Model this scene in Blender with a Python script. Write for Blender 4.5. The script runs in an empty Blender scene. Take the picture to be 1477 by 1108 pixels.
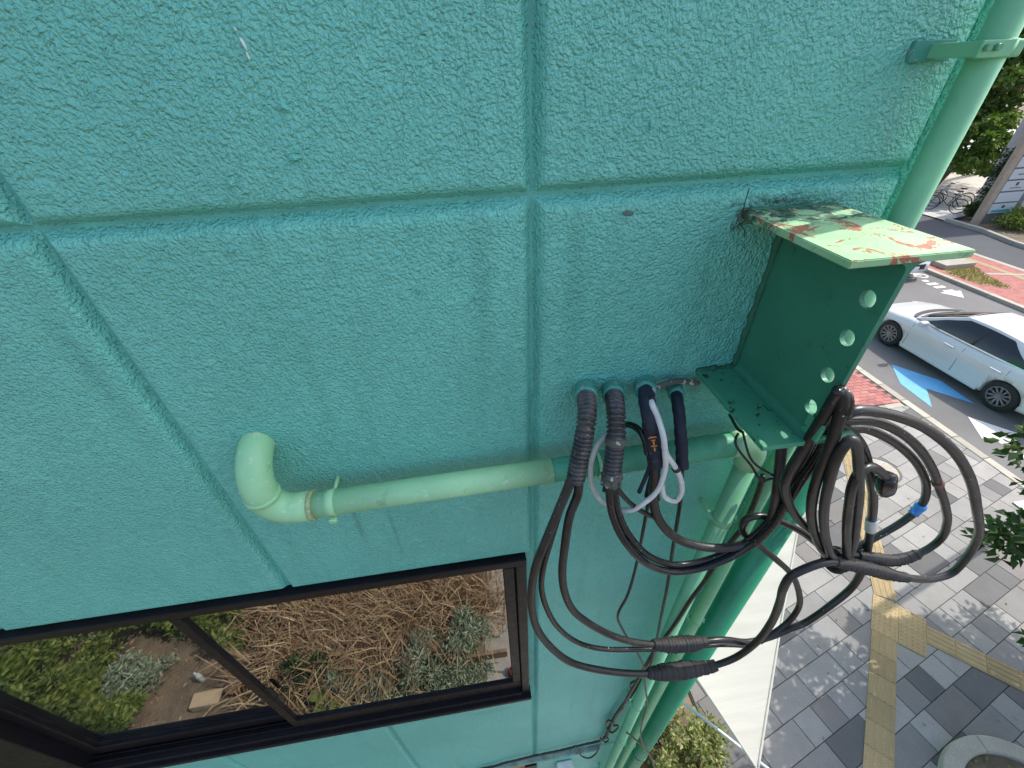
import bpy, bmesh, math, random
import numpy as np
from mathutils import Vector, Matrix, noise as mnoise

R = math.radians
random.seed(7)
rng = np.random.default_rng(7)
scene = bpy.context.scene
col = scene.collection

# ---------------------------------------------------------------- camera
cam_data = bpy.data.cameras.new('camera')
cam = bpy.data.objects.new('camera', cam_data)
col.objects.link(cam)
yaw, pitch, roll = 0.116044, -0.648782, -0.041873
fwd = Vector((math.sin(yaw)*math.cos(pitch), math.cos(yaw)*math.cos(pitch), math.sin(pitch)))
r0 = fwd.cross(Vector((0, 0, 1))).normalized()
u0 = r0.cross(fwd)
rt = math.cos(roll)*r0 + math.sin(roll)*u0
up = -math.sin(roll)*r0 + math.cos(roll)*u0
m = Matrix((rt, up, -fwd)).transposed().to_4x4()
m.translation = (0.0, -0.6, 6.3)
cam.matrix_world = m
cam_data.sensor_width = 36.0
cam_data.lens = 36.0*597.4/1477.0
cam_data.clip_start = 0.02
cam_data.clip_end = 600.0
scene.camera = cam

# ---------------------------------------------------------------- sky, sun, exposure
SUN = Vector((0.73, 0.195, 1.0)).normalized()
elev = math.asin(SUN.z)
azim = math.atan2(SUN.x, SUN.y)
world = bpy.data.worlds.new('World')
scene.world = world
world.use_nodes = True
nt = world.node_tree
bg = nt.nodes['Background']
sky = nt.nodes.new('ShaderNodeTexSky')
sky.sky_type = 'NISHITA'
sky.sun_disc = False
sky.sun_elevation = elev
sky.sun_rotation = azim
sky.dust_density = 3.0
nt.links.new(sky.outputs['Color'], bg.inputs['Color'])
bg.inputs['Strength'].default_value = 0.15
sd = bpy.data.lights.new('sun', 'SUN')
sd.energy = 2.0
sd.angle = R(0.53)
sd.color = (1.0, 0.955, 0.88)
so = bpy.data.objects.new('sun', sd)
so.rotation_euler = (-SUN).to_track_quat('-Z', 'Y').to_euler()
so.location = (20, 5, 30)
col.objects.link(so)
scene.view_settings.view_transform = 'Standard'
scene.view_settings.look = 'None'
scene.view_settings.gamma = 1.0
scene.view_settings.use_curve_mapping = False
scene.view_settings.exposure = 1.1

# ---------------------------------------------------------------- helpers
def link(o, parent=None):
    col.objects.link(o)
    if parent is not None:
        o.parent = parent
    return o

def tag(o, label, cat, group=None):
    o['label'] = label
    o['category'] = cat
    if group:
        o['group'] = group
    return o

def empty(name, loc, label=None, cat=None, group=None):
    o = bpy.data.objects.new(name, None)
    o.empty_display_size = 0.1
    o.location = loc
    link(o)
    bpy.context.view_layer.update()
    if label:
        tag(o, label, cat, group)
    return o

def put(name, me, mat=None, parent=None, loc=(0, 0, 0), world_verts=True):
    """link a mesh; when parented, mesh coordinates stay world coordinates unless told otherwise"""
    if mat is not None:
        me.materials.clear()
        for mm in (mat if isinstance(mat, (list, tuple)) else [mat]):
            me.materials.append(mm)
    o = bpy.data.objects.new(name, me)
    o.location = loc
    link(o, parent)
    if parent is not None and world_verts:
        pm = Matrix.Identity(4)
        p = parent
        chain = []
        while p is not None:
            chain.append(p)
            p = p.parent
        for p in reversed(chain):
            pm = pm @ p.matrix_parent_inverse @ p.matrix_basis
        o.matrix_parent_inverse = pm.inverted()
    return o

def structure(o):
    o['kind'] = 'structure'
    return o

def mesh_py(name, v, f, smooth=False):
    me = bpy.data.meshes.new(name)
    me.from_pydata([tuple(p) for p in v], [], f)
    if smooth:
        me.polygons.foreach_set('use_smooth', [True]*len(me.polygons))
    me.update()
    return me

def bm_mesh(name, bm, smooth=False):
    bmesh.ops.recalc_face_normals(bm, faces=bm.faces)
    me = bpy.data.meshes.new(name)
    bm.to_mesh(me)
    bm.free()
    if smooth:
        me.polygons.foreach_set('use_smooth', [True]*len(me.polygons))
    return me

def add_box(bm, lo, hi, M=None):
    x0, y0, z0 = lo
    x1, y1, z1 = hi
    vs = [Vector(p) for p in ((x0, y0, z0), (x1, y0, z0), (x1, y1, z0), (x0, y1, z0), (x0, y0, z1), (x1, y0, z1), (x1, y1, z1), (x0, y1, z1))]
    if M is not None:
        vs = [M @ p for p in vs]
    vs = [bm.verts.new(p) for p in vs]
    for f in ((0, 3, 2, 1), (4, 5, 6, 7), (0, 1, 5, 4), (1, 2, 6, 5), (2, 3, 7, 6), (3, 0, 4, 7)):
        bm.faces.new([vs[i] for i in f])
    return vs

def box_mesh(name, lo, hi, bevel=0.0, seg=2, M=None):
    bm = bmesh.new()
    add_box(bm, lo, hi, M)
    if bevel:
        bmesh.ops.bevel(bm, geom=bm.edges[:], offset=bevel, segments=seg, affect='EDGES', profile=0.5)
    return bm_mesh(name, bm)

def smooth_path(pts, step):
    P = [Vector(p) for p in pts]
    if len(P) == 2:
        n = max(1, int((P[1]-P[0]).length/step))
        return [P[0].lerp(P[1], i/n) for i in range(n+1)]
    ext = [P[0]*2-P[1]] + P + [P[-1]*2-P[-2]]
    out = []
    for i in range(1, len(ext)-2):
        a, b, c, d = ext[i-1:i+3]
        n = max(2, int((c-b).length/step))
        # centripetal weights
        t0 = 0.0
        t1 = t0 + max((b-a).length, 1e-6)**0.5
        t2 = t1 + max((c-b).length, 1e-6)**0.5
        t3 = t2 + max((d-c).length, 1e-6)**0.5
        for k in range(n):
            t = t1 + (t2-t1)*k/n
            A1 = a*((t1-t)/(t1-t0)) + b*((t-t0)/(t1-t0))
            A2 = b*((t2-t)/(t2-t1)) + c*((t-t1)/(t2-t1))
            A3 = c*((t3-t)/(t3-t2)) + d*((t-t2)/(t3-t2))
            B1 = A1*((t2-t)/(t2-t0)) + A2*((t-t0)/(t2-t0))
            B2 = A2*((t3-t)/(t3-t1)) + A3*((t-t1)/(t3-t1))
            out.append(B1*((t2-t)/(t2-t1)) + B2*((t-t1)/(t2-t1)))
    out.append(P[-1])
    # relax once: slack cables have no kinks
    for _ in range(2):
        out = [out[0]] + [out[i]*0.5 + (out[i-1]+out[i+1])*0.25 for i in range(1, len(out)-1)] + [out[-1]]
    return out

def tube(name, path, rad, seg=14, caps=True, wob=None, V=None, F=None):
    """path: list of Vectors, rad: number or f(i, t); wob: f(i, k) radius factor; append to V, F when given"""
    own = V is None
    if own:
        V, F = [], []
    base = len(V)
    n = len(path)
    T = [((path[min(i+1, n-1)]-path[max(i-1, 0)]).normalized()) for i in range(n)]
    nrm = T[0].orthogonal().normalized()
    for i in range(n):
        nrm = (nrm - T[i]*nrm.dot(T[i])).normalized()
        b = T[i].cross(nrm)
        r = rad(i, i/(n-1)) if callable(rad) else rad
        for k in range(seg):
            a = 2*math.pi*k/seg
            rr = r*(wob(i, k) if wob else 1.0)
            V.append(path[i] + (nrm*math.cos(a)+b*math.sin(a))*rr)
    for i in range(n-1):
        for k in range(seg):
            k2 = (k+1) % seg
            F.append((base+i*seg+k, base+i*seg+k2, base+(i+1)*seg+k2, base+(i+1)*seg+k))
    if caps:
        F.append(tuple(base+k for k in reversed(range(seg))))
        F.append(tuple(base+(n-1)*seg+k for k in range(seg)))
    if own:
        me = mesh_py(name, V, F, True)
        return me
    return None

def cyl(name, p0, p1, r, seg=24, r1=None):
    p0, p1 = Vector(p0), Vector(p1)
    rr = (lambda i, t: r+(r1-r)*t) if r1 is not None else r
    me = tube(name, [p0, p1], rr, seg)
    me.polygons.foreach_set('use_smooth', [len(p.vertices) == 4 for p in me.polygons])
    return me

def join_meshes(name, meshes):
    V, F, S = [], [], []
    for me in meshes:
        b = len(V)
        V += [v.co.copy() for v in me.vertices]
        F += [tuple(b+i for i in p.vertices) for p in me.polygons]
        S += [p.use_smooth for p in me.polygons]
        bpy.data.meshes.remove(me)
    me = mesh_py(name, V, F)
    me.polygons.foreach_set('use_smooth', S)
    return me

# ---------------------------------------------------------------- materials
def new_mat(name):
    ma = bpy.data.materials.new(name)
    ma.use_nodes = True
    t = ma.node_tree
    return ma, t, t.nodes['Principled BSDF']

def nd(t, kind, **kw):
    n = t.nodes.new(kind)
    for k, v in kw.items():
        if k in n.inputs:
            n.inputs[k].default_value = v
        else:
            setattr(n, k, v)
    return n

def coords(t, scale=(1, 1, 1), rot=(0, 0, 0), world_space=True):
    if world_space:
        g = t.nodes.new('ShaderNodeNewGeometry').outputs['Position']
    else:
        g = t.nodes.new('ShaderNodeTexCoord').outputs['Object']
    mp = t.nodes.new('ShaderNodeMapping')
    mp.inputs['Scale'].default_value = scale
    mp.inputs['Rotation'].default_value = rot
    t.links.new(g, mp.inputs['Vector'])
    return mp.outputs['Vector']

def noise_n(t, vec, scale, detail=4.0, rough=0.55, dist=0.0):
    n = nd(t, 'ShaderNodeTexNoise', Scale=scale, Detail=detail, Roughness=rough, Distortion=dist)
    t.links.new(vec, n.inputs['Vector'])
    return n.outputs['Fac']

def ramp(t, fac, stops, interp='LINEAR'):
    r = t.nodes.new('ShaderNodeValToRGB')
    r.color_ramp.interpolation = interp
    while len(r.color_ramp.elements) < len(stops):
        r.color_ramp.elements.new(0.5)
    for e, (p, c) in zip(r.color_ramp.elements, stops):
        e.position = p
        if not isinstance(c, (tuple, list)):
            c = (c, c, c)
        e.color = (*c[:3], 1.0)
    t.links.new(fac, r.inputs['Fac'])
    return r.outputs['Color']

def mix(t, fac, a, b, mode='MIX'):
    n = t.nodes.new('ShaderNodeMix')
    n.data_type = 'RGBA'
    n.blend_type = mode
    for sock, val in ((n.inputs[0], fac), (n.inputs[6], a), (n.inputs[7], b)):
        if isinstance(val, (int, float)):
            sock.default_value = val
        elif isinstance(val, (tuple, list)):
            sock.default_value = (*val[:3], 1.0)
        else:
            t.links.new(val, sock)
    return n.outputs[2]

def math_n(t, op, a, b=0.0):
    n = t.nodes.new('ShaderNodeMath')
    n.operation = op
    for s, v in ((n.inputs[0], a), (n.inputs[1], b)):
        if isinstance(v, (int, float)):
            s.default_value = v
        else:
            t.links.new(v, s)
    return n.outputs[0]

def bump(t, h, strength=0.5, dist=0.002, normal=None):
    b = nd(t, 'ShaderNodeBump', Strength=strength, Distance=dist)
    t.links.new(h, b.inputs['Height'])
    if normal is not None:
        t.links.new(normal, b.inputs['Normal'])
    return b.outputs['Normal']

def simple(name, colr, rough=0.6, var=0.12, scale=30.0, bstr=0.0, bscale=300.0, bdist=0.001, metal=0.0, spec=0.5, coat=0.0, world_space=True):
    ma, t, p = new_mat(name)
    v = coords(t, world_space=world_space)
    f = noise_n(t, v, scale, 5.0, 0.6)
    c0 = tuple(max(0, c*(1-var)) for c in colr)
    c1 = tuple(min(1, c*(1+var)) for c in colr)
    t.links.new(ramp(t, f, [(0.3, c0), (0.7, c1)]), p.inputs['Base Color'])
    rr = ramp(t, noise_n(t, v, scale*2.3, 3.0), [(0.3, max(0.02, rough-0.08)), (0.7, min(1, rough+0.08))])
    t.links.new(rr, p.inputs['Roughness'])
    p.inputs['Metallic'].default_value = metal
    p.inputs['Specular IOR Level'].default_value = spec
    p.inputs['Coat Weight'].default_value = coat
    p.inputs['Coat Roughness'].default_value = 0.05
    if bstr:
        t.links.new(bump(t, noise_n(t, v, bscale, 3.0), bstr, bdist), p.inputs['Normal'])
    return ma

def wall_paint(name, colr, strength=1.0):
    ma, t, p = new_mat(name)
    v = coords(t)
    big = noise_n(t, v, 2.2, 4.0, 0.6)
    vs = coords(t, scale=(9.0, 9.0, 0.9))
    streak = noise_n(t, vs, 1.6, 5.0, 0.6)
    c0 = tuple(c*0.90 for c in colr)
    c1 = tuple(min(1, c*1.07) for c in colr)
    c = ramp(t, big, [(0.3, c0), (0.7, c1)])
    st = ramp(t, streak, [(0.56, 0.0), (0.84, 0.42)])
    chalk = noise_n(t, coords(t, scale=(1.0, 1.0, 0.6)), 5.5, 6.0, 0.7)
    c = mix(t, ramp(t, chalk, [(0.52, 0.0), (0.75, 0.45)]), c, tuple(min(1, k*1.18+0.03) for k in colr))
    c = mix(t, st, c, (0.035, 0.22, 0.155))
    fine = noise_n(t, v, 260.0, 2.0)
    c = mix(t, ramp(t, fine, [(0.62, 0.0), (0.8, 0.25)]), c, tuple(min(1, k*1.25) for k in colr))
    spk = ramp(t, noise_n(t, v, 95.0, 2.0), [(0.775, 0.0), (0.80, 0.6)])
    c = mix(t, spk, c, (0.03, 0.16, 0.11))
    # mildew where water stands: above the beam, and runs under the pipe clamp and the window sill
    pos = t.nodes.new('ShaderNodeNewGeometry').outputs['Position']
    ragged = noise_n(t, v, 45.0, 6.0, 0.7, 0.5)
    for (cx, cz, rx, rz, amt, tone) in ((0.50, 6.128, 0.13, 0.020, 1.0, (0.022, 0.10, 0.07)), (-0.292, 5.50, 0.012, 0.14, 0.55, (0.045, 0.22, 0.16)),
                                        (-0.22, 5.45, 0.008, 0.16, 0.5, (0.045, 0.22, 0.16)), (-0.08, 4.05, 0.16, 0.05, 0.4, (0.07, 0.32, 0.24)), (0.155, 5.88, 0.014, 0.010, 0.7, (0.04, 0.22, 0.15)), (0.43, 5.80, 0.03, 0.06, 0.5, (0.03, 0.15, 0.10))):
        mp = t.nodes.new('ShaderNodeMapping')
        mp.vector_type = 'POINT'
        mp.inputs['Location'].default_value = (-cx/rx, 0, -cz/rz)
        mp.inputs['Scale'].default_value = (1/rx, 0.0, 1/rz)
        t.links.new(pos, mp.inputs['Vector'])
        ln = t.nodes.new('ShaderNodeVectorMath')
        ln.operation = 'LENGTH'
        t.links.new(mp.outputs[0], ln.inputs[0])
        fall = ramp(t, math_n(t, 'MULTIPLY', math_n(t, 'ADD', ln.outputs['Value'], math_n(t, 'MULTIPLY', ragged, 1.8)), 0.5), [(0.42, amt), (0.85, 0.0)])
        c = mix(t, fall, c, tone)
    t.links.new(c, p.inputs['Base Color'])
    p.inputs['Roughness'].default_value = 0.40
    p.inputs['Specular IOR Level'].default_value = 0.55
    # rolled stucco: soft pillowy lumps with a finer grain over them
    w = nd(t, 'ShaderNodeTexNoise', Scale=34.0, Detail=1.0)
    t.links.new(v, w.inputs['Vector'])
    vw = t.nodes.new('ShaderNodeVectorMath')
    vw.operation = 'MULTIPLY_ADD'
    t.links.new(w.outputs['Color'], vw.inputs[0])
    vw.inputs[1].default_value = (0.012, 0.012, 0.012)
    t.links.new(v, vw.inputs[2])
    l1 = noise_n(t, vw.outputs[0], 225.0, 1.6, 0.45)
    l2 = noise_n(t, v, 62.0, 1.0, 0.5)
    l3 = noise_n(t, v, 380.0, 1.0, 0.5)
    h = math_n(t, 'ADD', l1, math_n(t, 'ADD', math_n(t, 'MULTIPLY', l2, 0.55), math_n(t, 'MULTIPLY', l3, 0.16)))
    t.links.new(bump(t, h, strength, 0.0076), p.inputs['Normal'])
    return ma

def green_paint(name, colr, rough=0.42, dirt=0.5, chips=0.0, chipcol=(0.55, 0.62, 0.5)):
    ma, t, p = new_mat(name)
    v = coords(t)
    f = noise_n(t, v, 9.0, 6.0, 0.65)
    c = ramp(t, f, [(0.3, tuple(k*0.88 for k in colr)), (0.7, tuple(min(1, k*1.08) for k in colr))])
    d = noise_n(t, v, 34.0, 6.0, 0.7)
    c = mix(t, ramp(t, d, [(0.60, 0.0), (0.74, dirt)]), c, tuple(k*0.45 for k in colr))
    if chips:
        e = noise_n(t, v, 70.0, 4.0, 0.6, 0.6)
        c = mix(t, ramp(t, e, [(0.70-0.1*chips, 0.0), (0.72-0.1*chips, 1.0)]), c, chipcol)
    t.links.new(c, p.inputs['Base Color'])
    t.links.new(ramp(t, d, [(0.3, rough-0.08), (0.7, rough+0.2)]), p.inputs['Roughness'])
    t.links.new(bump(t, noise_n(t, v, 160.0, 3.0), 0.25, 0.0008), p.inputs['Normal'])
    return ma

def rubber(name, colr=(0.022, 0.021, 0.021), rough=0.55, dust=0.5, spots=True):
    ma, t, p = new_mat(name)
    v = coords(t)
    f = noise_n(t, v, 22.0, 6.0, 0.65)
    c = ramp(t, f, [(0.35, colr), (0.75, tuple(k+0.030*dust for k in colr))])
    if spots:
        s = noise_n(t, v, 230.0, 1.0)
        c = mix(t, ramp(t, s, [(0.755, 0.0), (0.765, 1.0)]), c, (0.42, 0.46, 0.42))
    t.links.new(c, p.inputs['Base Color'])
    t.links.new(ramp(t, f, [(0.3, rough-0.12), (0.7, rough+0.15)]), p.inputs['Roughness'])
    t.links.new(bump(t, noise_n(t, v, 500.0, 3.0), 0.2, 0.0005), p.inputs['Normal'])
    return ma

def leaf_mat(name, stops, trans=0.35):
    ma, t, p = new_mat(name)
    g = t.nodes.new('ShaderNodeNewGeometry')
    c = ramp(t, g.outputs['Random Per Island'], stops)
    t.links.new(c, p.inputs['Base Color'])
    p.inputs['Roughness'].default_value = 0.5
    p.inputs['Specular IOR Level'].default_value = 0.35
    tr = t.nodes.new('ShaderNodeBsdfTranslucent')
    t.links.new(mix(t, 1.0, c, (1.0, 1.25, 0.45), 'MULTIPLY'), tr.inputs['Color'])
    ms = t.nodes.new('ShaderNodeMixShader')
    ms.inputs[0].default_value = trans
    t.links.new(p.outputs[0], ms.inputs[1])
    t.links.new(tr.outputs[0], ms.inputs[2])
    t.links.new(ms.outputs[0], t.nodes['Material Output'].inputs['Surface'])
    return ma

def granite(name, colr, rough=0.75):
    ma, t, p = new_mat(name)
    v = coords(t)
    f = noise_n(t, v, 3.5, 4.0, 0.6)
    c = ramp(t, f, [(0.3, tuple(k*0.88 for k in colr)), (0.7, tuple(k*1.08 for k in colr))])
    sp = noise_n(t, v, 115.0, 2.0)
    c = mix(t, ramp(t, sp, [(0.60, 0.0), (0.68, 0.75)]), c, tuple(min(1, k*1.75) for k in colr))
    sp2 = noise_n(t, v, 150.0, 2.0)
    c = mix(t, ramp(t, sp2, [(0.62, 0.0), (0.70, 0.7)]), c, tuple(k*0.45 for k in colr))
    oi = t.nodes.new('ShaderNodeObjectInfo')
    c = mix(t, 1.0, c, ramp(t, oi.outputs['Random'], [(0.0, 0.82), (1.0, 1.12)]), 'MULTIPLY')
    dirt = noise_n(t, v, 1.1, 6.0, 0.7)
    c = mix(t, ramp(t, dirt, [(0.5, 0.0), (0.75, 0.3)]), c, tuple(k*0.55 for k in colr))
    t.links.new(c, p.inputs['Base Color'])
    p.inputs['Roughness'].default_value = rough
    t.links.new(bump(t, sp, 0.3, 0.002), p.inputs['Normal'])
    return ma

def peel_paint(name):
    """pale green paint flaking off red oxide primer, grimy towards the wall"""
    ma, t, p = new_mat(name)
    v = coords(t)
    base = ramp(t, noise_n(t, v, 16.0, 6.0, 0.65), [(0.3, (0.27, 0.50, 0.25)), (0.7, (0.38, 0.60, 0.34))])
    grime = noise_n(t, v, 60.0, 5.0, 0.7)
    base = mix(t, ramp(t, grime, [(0.60, 0.0), (0.68, 0.6)]), base, (0.10, 0.22, 0.09))
    a = noise_n(t, v, 26.0, 10.0, 0.70, 0.5)
    peel = ramp(t, a, [(0.55, 0.0), (0.56, 1.0)])
    edge = ramp(t, a, [(0.52, 0.0), (0.55, 1.0)])
    oxide = ramp(t, noise_n(t, v, 60.0, 4.0), [(0.3, (0.30, 0.09, 0.055)), (0.7, (0.46, 0.17, 0.10))])
    c = mix(t, math_n(t, 'MULTIPLY', edge, 0.5), base, (0.52, 0.60, 0.26))
    c = mix(t, peel, c, oxide)
    # grime strip close to the wall (water runs down the wall and settles there)
    sx = t.nodes.new('ShaderNodeSeparateXYZ')
    t.links.new(t.nodes.new('ShaderNodeNewGeometry').outputs['Position'], sx.inputs[0])
    near = math_n(t, 'ADD', math_n(t, 'MULTIPLY', sx.outputs[1], 14.0), 1.55)
    gm = math_n(t, 'MULTIPLY', near, ramp(t, noise_n(t, v, 38.0, 6.0, 0.7, 0.5), [(0.42, 0.0), (0.56, 1.0)]))
    gm = ramp(t, gm, [(0.2, 0.0), (0.6, 1.0)])
    c = mix(t, gm, c, ramp(t, noise_n(t, v, 120.0, 3.0), [(0.4, (0.03, 0.05, 0.025)), (0.62, (0.08, 0.22, 0.14)), (0.7, (0.3, 0.32, 0.22))]))
    t.links.new(c, p.inputs['Base Color'])
    p.inputs['Roughness'].default_value = 0.62
    t.links.new(bump(t, math_n(t, 'SUBTRACT', 1.0, peel), 0.6, 0.0012), p.inputs['Normal'])
    return ma

MAT = {}
MAT['wall'] = wall_paint('turquoise_stucco', (0.162, 0.568, 0.468))
MAT['joint'] = simple('joint_paint', (0.13, 0.45, 0.375), 0.6, 0.2, 12, 0.4, 160, 0.001)
MAT['light_green'] = green_paint('light_green_paint', (0.32, 0.65, 0.36), 0.40, 0.6, 0.5, (0.52, 0.66, 0.50))
MAT['mid_green'] = green_paint('mid_green_paint', (0.19, 0.50, 0.27), 0.42, 0.3)
MAT['tape_green'] = green_paint('green_wrapped_tape', (0.075, 0.36, 0.215), 0.5, 0.5, 0.2)
MAT['deep_green'] = green_paint('deep_green_paint', (0.022, 0.25, 0.130), 0.35, 0.4)
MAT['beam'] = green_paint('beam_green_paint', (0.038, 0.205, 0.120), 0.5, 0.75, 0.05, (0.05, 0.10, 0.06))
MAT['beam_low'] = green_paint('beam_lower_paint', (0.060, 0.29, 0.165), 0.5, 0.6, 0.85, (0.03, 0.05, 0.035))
MAT['peel'] = peel_paint('peeling_green_paint')
MAT['weld'] = green_paint('weld_paint', (0.02, 0.13, 0.075), 0.6, 0.9, 0.3, (0.09, 0.07, 0.04))
MAT['bolt'] = green_paint('bolt_paint', (0.12, 0.34, 0.20), 0.4, 0.3, 0.3, (0.6, 0.62, 0.55))
MAT['rubber'] = rubber('black_rubber', (0.009, 0.0088, 0.0088), 0.33)
MAT['rubber_brown'] = rubber('sun_faded_rubber', (0.012, 0.011, 0.0105), 0.36, 0.7)
MAT['rubber_shiny'] = rubber('shiny_black_sheath', (0.010, 0.010, 0.011), 0.20, 0.3)
MAT['tape'] = rubber('black_cloth_tape', (0.020, 0.019, 0.018), 0.7, 0.5, False)
MAT['navy'] = rubber('navy_fabric_sleeve', (0.010, 0.015, 0.030), 0.7, 0.15)
MAT['corr'] = rubber('corrugated_conduit', (0.030, 0.028, 0.028), 0.26, 2.2)
MAT['white_plastic'] = simple('white_plastic', (0.62, 0.63, 0.60), 0.45, 0.15, 40)
MAT['socket'] = green_paint('socket_paint', (0.07, 0.31, 0.25), 0.5, 0.8, 0.9, (0.35, 0.36, 0.31))
MAT['speckled'] = green_paint('speckled_sleeve', (0.10, 0.11, 0.09), 0.6, 0.8, 1.0, (0.45, 0.46, 0.40))
MAT['blue_tape'] = simple('blue_tape', (0.05, 0.24, 0.62), 0.4, 0.15, 60)
MAT['frame'] = simple('window_aluminium', (0.008, 0.008, 0.010), 0.42, 0.25, 20, 0.05, 300, 0.0005, 0.0, 0.2)
MAT['orange_print'] = simple('orange_print', (0.70, 0.26, 0.04), 0.5, 0.1)
ma, t, p = new_mat('coated_window_glass')
t.links.new(ramp(t, noise_n(t, coords(t), 7.0, 7.0, 0.75), [(0.45, (0.006, 0.007, 0.008)), (0.8, (0.035, 0.035, 0.033))]), p.inputs['Base Color'])
t.links.new(ramp(t, noise_n(t, coords(t, scale=(1, 1, 0.3)), 9.0, 5.0, 0.7), [(0.45, 0.006), (0.75, 0.045)]), p.inputs['Roughness'])
p.inputs['IOR'].default_value = 4.2
t.links.new(bump(t, noise_n(t, coords(t, scale=(2.0, 1.0, 1.0)), 2.5, 1.0), 0.045, 0.010), p.inputs['Normal'])
MAT['glass'] = ma

# ================================================================ THE PLACE
# ---------------------------------------------------------------- ground, road, kerbs, pavement
def asphalt(name, colr):
    ma, t, p = new_mat(name)
    v = coords(t)
    f = noise_n(t, v, 0.7, 5.0, 0.6)
    c = ramp(t, f, [(0.3, tuple(k*0.82 for k in colr)), (0.7, tuple(k*1.12 for k in colr))])
    g = noise_n(t, v, 70.0, 3.0, 0.7)
    c = mix(t, ramp(t, g, [(0.35, 0.6), (0.65, 0.0)]), c, tuple(k*0.55 for k in colr))
    c = mix(t, ramp(t, g, [(0.6, 0.0), (0.75, 0.5)]), c, tuple(k*1.6 for k in colr))
    t.links.new(c, p.inputs['Base Color'])
    p.inputs['Roughness'].default_value = 0.85
    t.links.new(bump(t, g, 0.4, 0.004), p.inputs['Normal'])
    return ma

def sheet(name, poly, z, mat, parent=None):
    me = mesh_py(name, [(x, y, z) for x, y in poly], [tuple(range(len(poly)))])
    return put(name, me, mat, parent)

MAT['asphalt'] = asphalt('old_asphalt', (0.165, 0.16, 0.155))
MAT['asphalt_dark'] = asphalt('dark_asphalt', (0.075, 0.08, 0.088))
MAT['earth'] = simple('bare_earth', (0.155, 0.118, 0.078), 0.95, 0.45, 3.0, 0.8, 25, 0.02)
MAT['mortar'] = simple('sand_joint', (0.075, 0.072, 0.066), 0.95, 0.2, 20)
MAT['kerb'] = granite('kerb_concrete', (0.36, 0.33, 0.27))
def road_paint(name, colr):
    ma, t, p = new_mat(name)
    v = coords(t)
    c = ramp(t, noise_n(t, v, 3.0, 5.0, 0.65), [(0.3, tuple(k*0.82 for k in colr)), (0.7, colr)])
    wear = ramp(t, noise_n(t, v, 26.0, 7.0, 0.75), [(0.56, 0.0), (0.64, 0.75)])
    t.links.new(mix(t, wear, c, (0.16, 0.155, 0.15)), p.inputs['Base Color'])
    p.inputs['Roughness'].default_value = 0.65
    return ma
MAT['road_white'] = road_paint('road_white_paint', (0.70, 0.70, 0.67))
MAT['road_blue'] = road_paint('road_blue_paint', (0.13, 0.43, 0.74))
MAT['tactile'] = granite('yellow_tactile_paver', (0.335, 0.245, 0.120))
TILE_MATS = [granite('pale_granite_paver', (0.262, 0.250, 0.235)), granite('grey_granite_paver', (0.212, 0.204, 0.194)),
             granite('dark_granite_paver', (0.100, 0.099, 0.100)), granite('brown_granite_paver', (0.155, 0.142, 0.134))]
MAT['red_brick'] = [granite('red_paver', (0.36, 0.125, 0.105)), granite('rose_paver', (0.42, 0.165, 0.14)), granite('maroon_paver', (0.31, 0.10, 0.09))]

ground = structure(sheet('ground', [(-250, -250), (250, -250), (250, 250), (-250, 250)], -0.16, MAT['earth']))
road = structure(sheet('road', [(9.74, -60), (17.0, -60), (17.0, 140), (9.74, 140)], -0.10, MAT['asphalt']))
side_road = structure(sheet('side_road', [(19.9, -60), (22.2, -60), (22.9, 16.5), (22.9, 140), (19.9, 140)], -0.096, MAT['asphalt_dark']))

def marking(name, poly, mat, parent=road, z=-0.095):
    me = mesh_py(name, [(x, y, z) for x, y in poly], [tuple(range(len(poly)))])
    return put(name, me, mat, parent)

# blue direction arrows (near lane) and bicycle-lane arrows
marking('blue_arrow', [(10.76, 6.80), (11.30, 5.98), (11.22, 5.10), (10.70, 5.77), (10.20, 5.16), (10.28, 6.05)], MAT['road_blue'])
marking('blue_arrow', [(15.62, 8.05), (16.0, 8.62), (15.98, 8.02), (15.95, 7.65), (15.6, 7.4)], MAT['road_blue'])
marking('blue_arrow', [(16.05, 8.05), (16.42, 8.55), (16.42, 8.0), (16.4, 7.7), (16.05, 7.45)], MAT['road_blue'])
marking('white_arrow', [(10.66, 4.76), (11.15, 4.12), (10.92, 4.10), (10.92, 3.95), (10.5, 3.95), (10.5, 4.12), (10.28, 4.14)], MAT['road_white'])
for k in range(3):
    y0 = 3.72-0.36*k
    marking('white_dash', [(10.5, y0), (10.92, y0), (10.92, y0-0.2), (10.5, y0-0.2)], MAT['road_white'])
marking('white_arrow', [(16.10, 9.66), (15.74, 10.14), (15.95, 10.14), (15.95, 10.26), (16.32, 10.26), (16.32, 10.14), (16.5, 10.12)], MAT['road_white'])
for k in range(3):
    y0 = 10.44+0.26*k
    w = 0.19 if k < 2 else 0.1
    marking('white_dash', [(16.13-w, y0), (16.13+w, y0), (16.13+w, y0+0.15), (16.13-w, y0+0.15)], MAT['road_white'])
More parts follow.
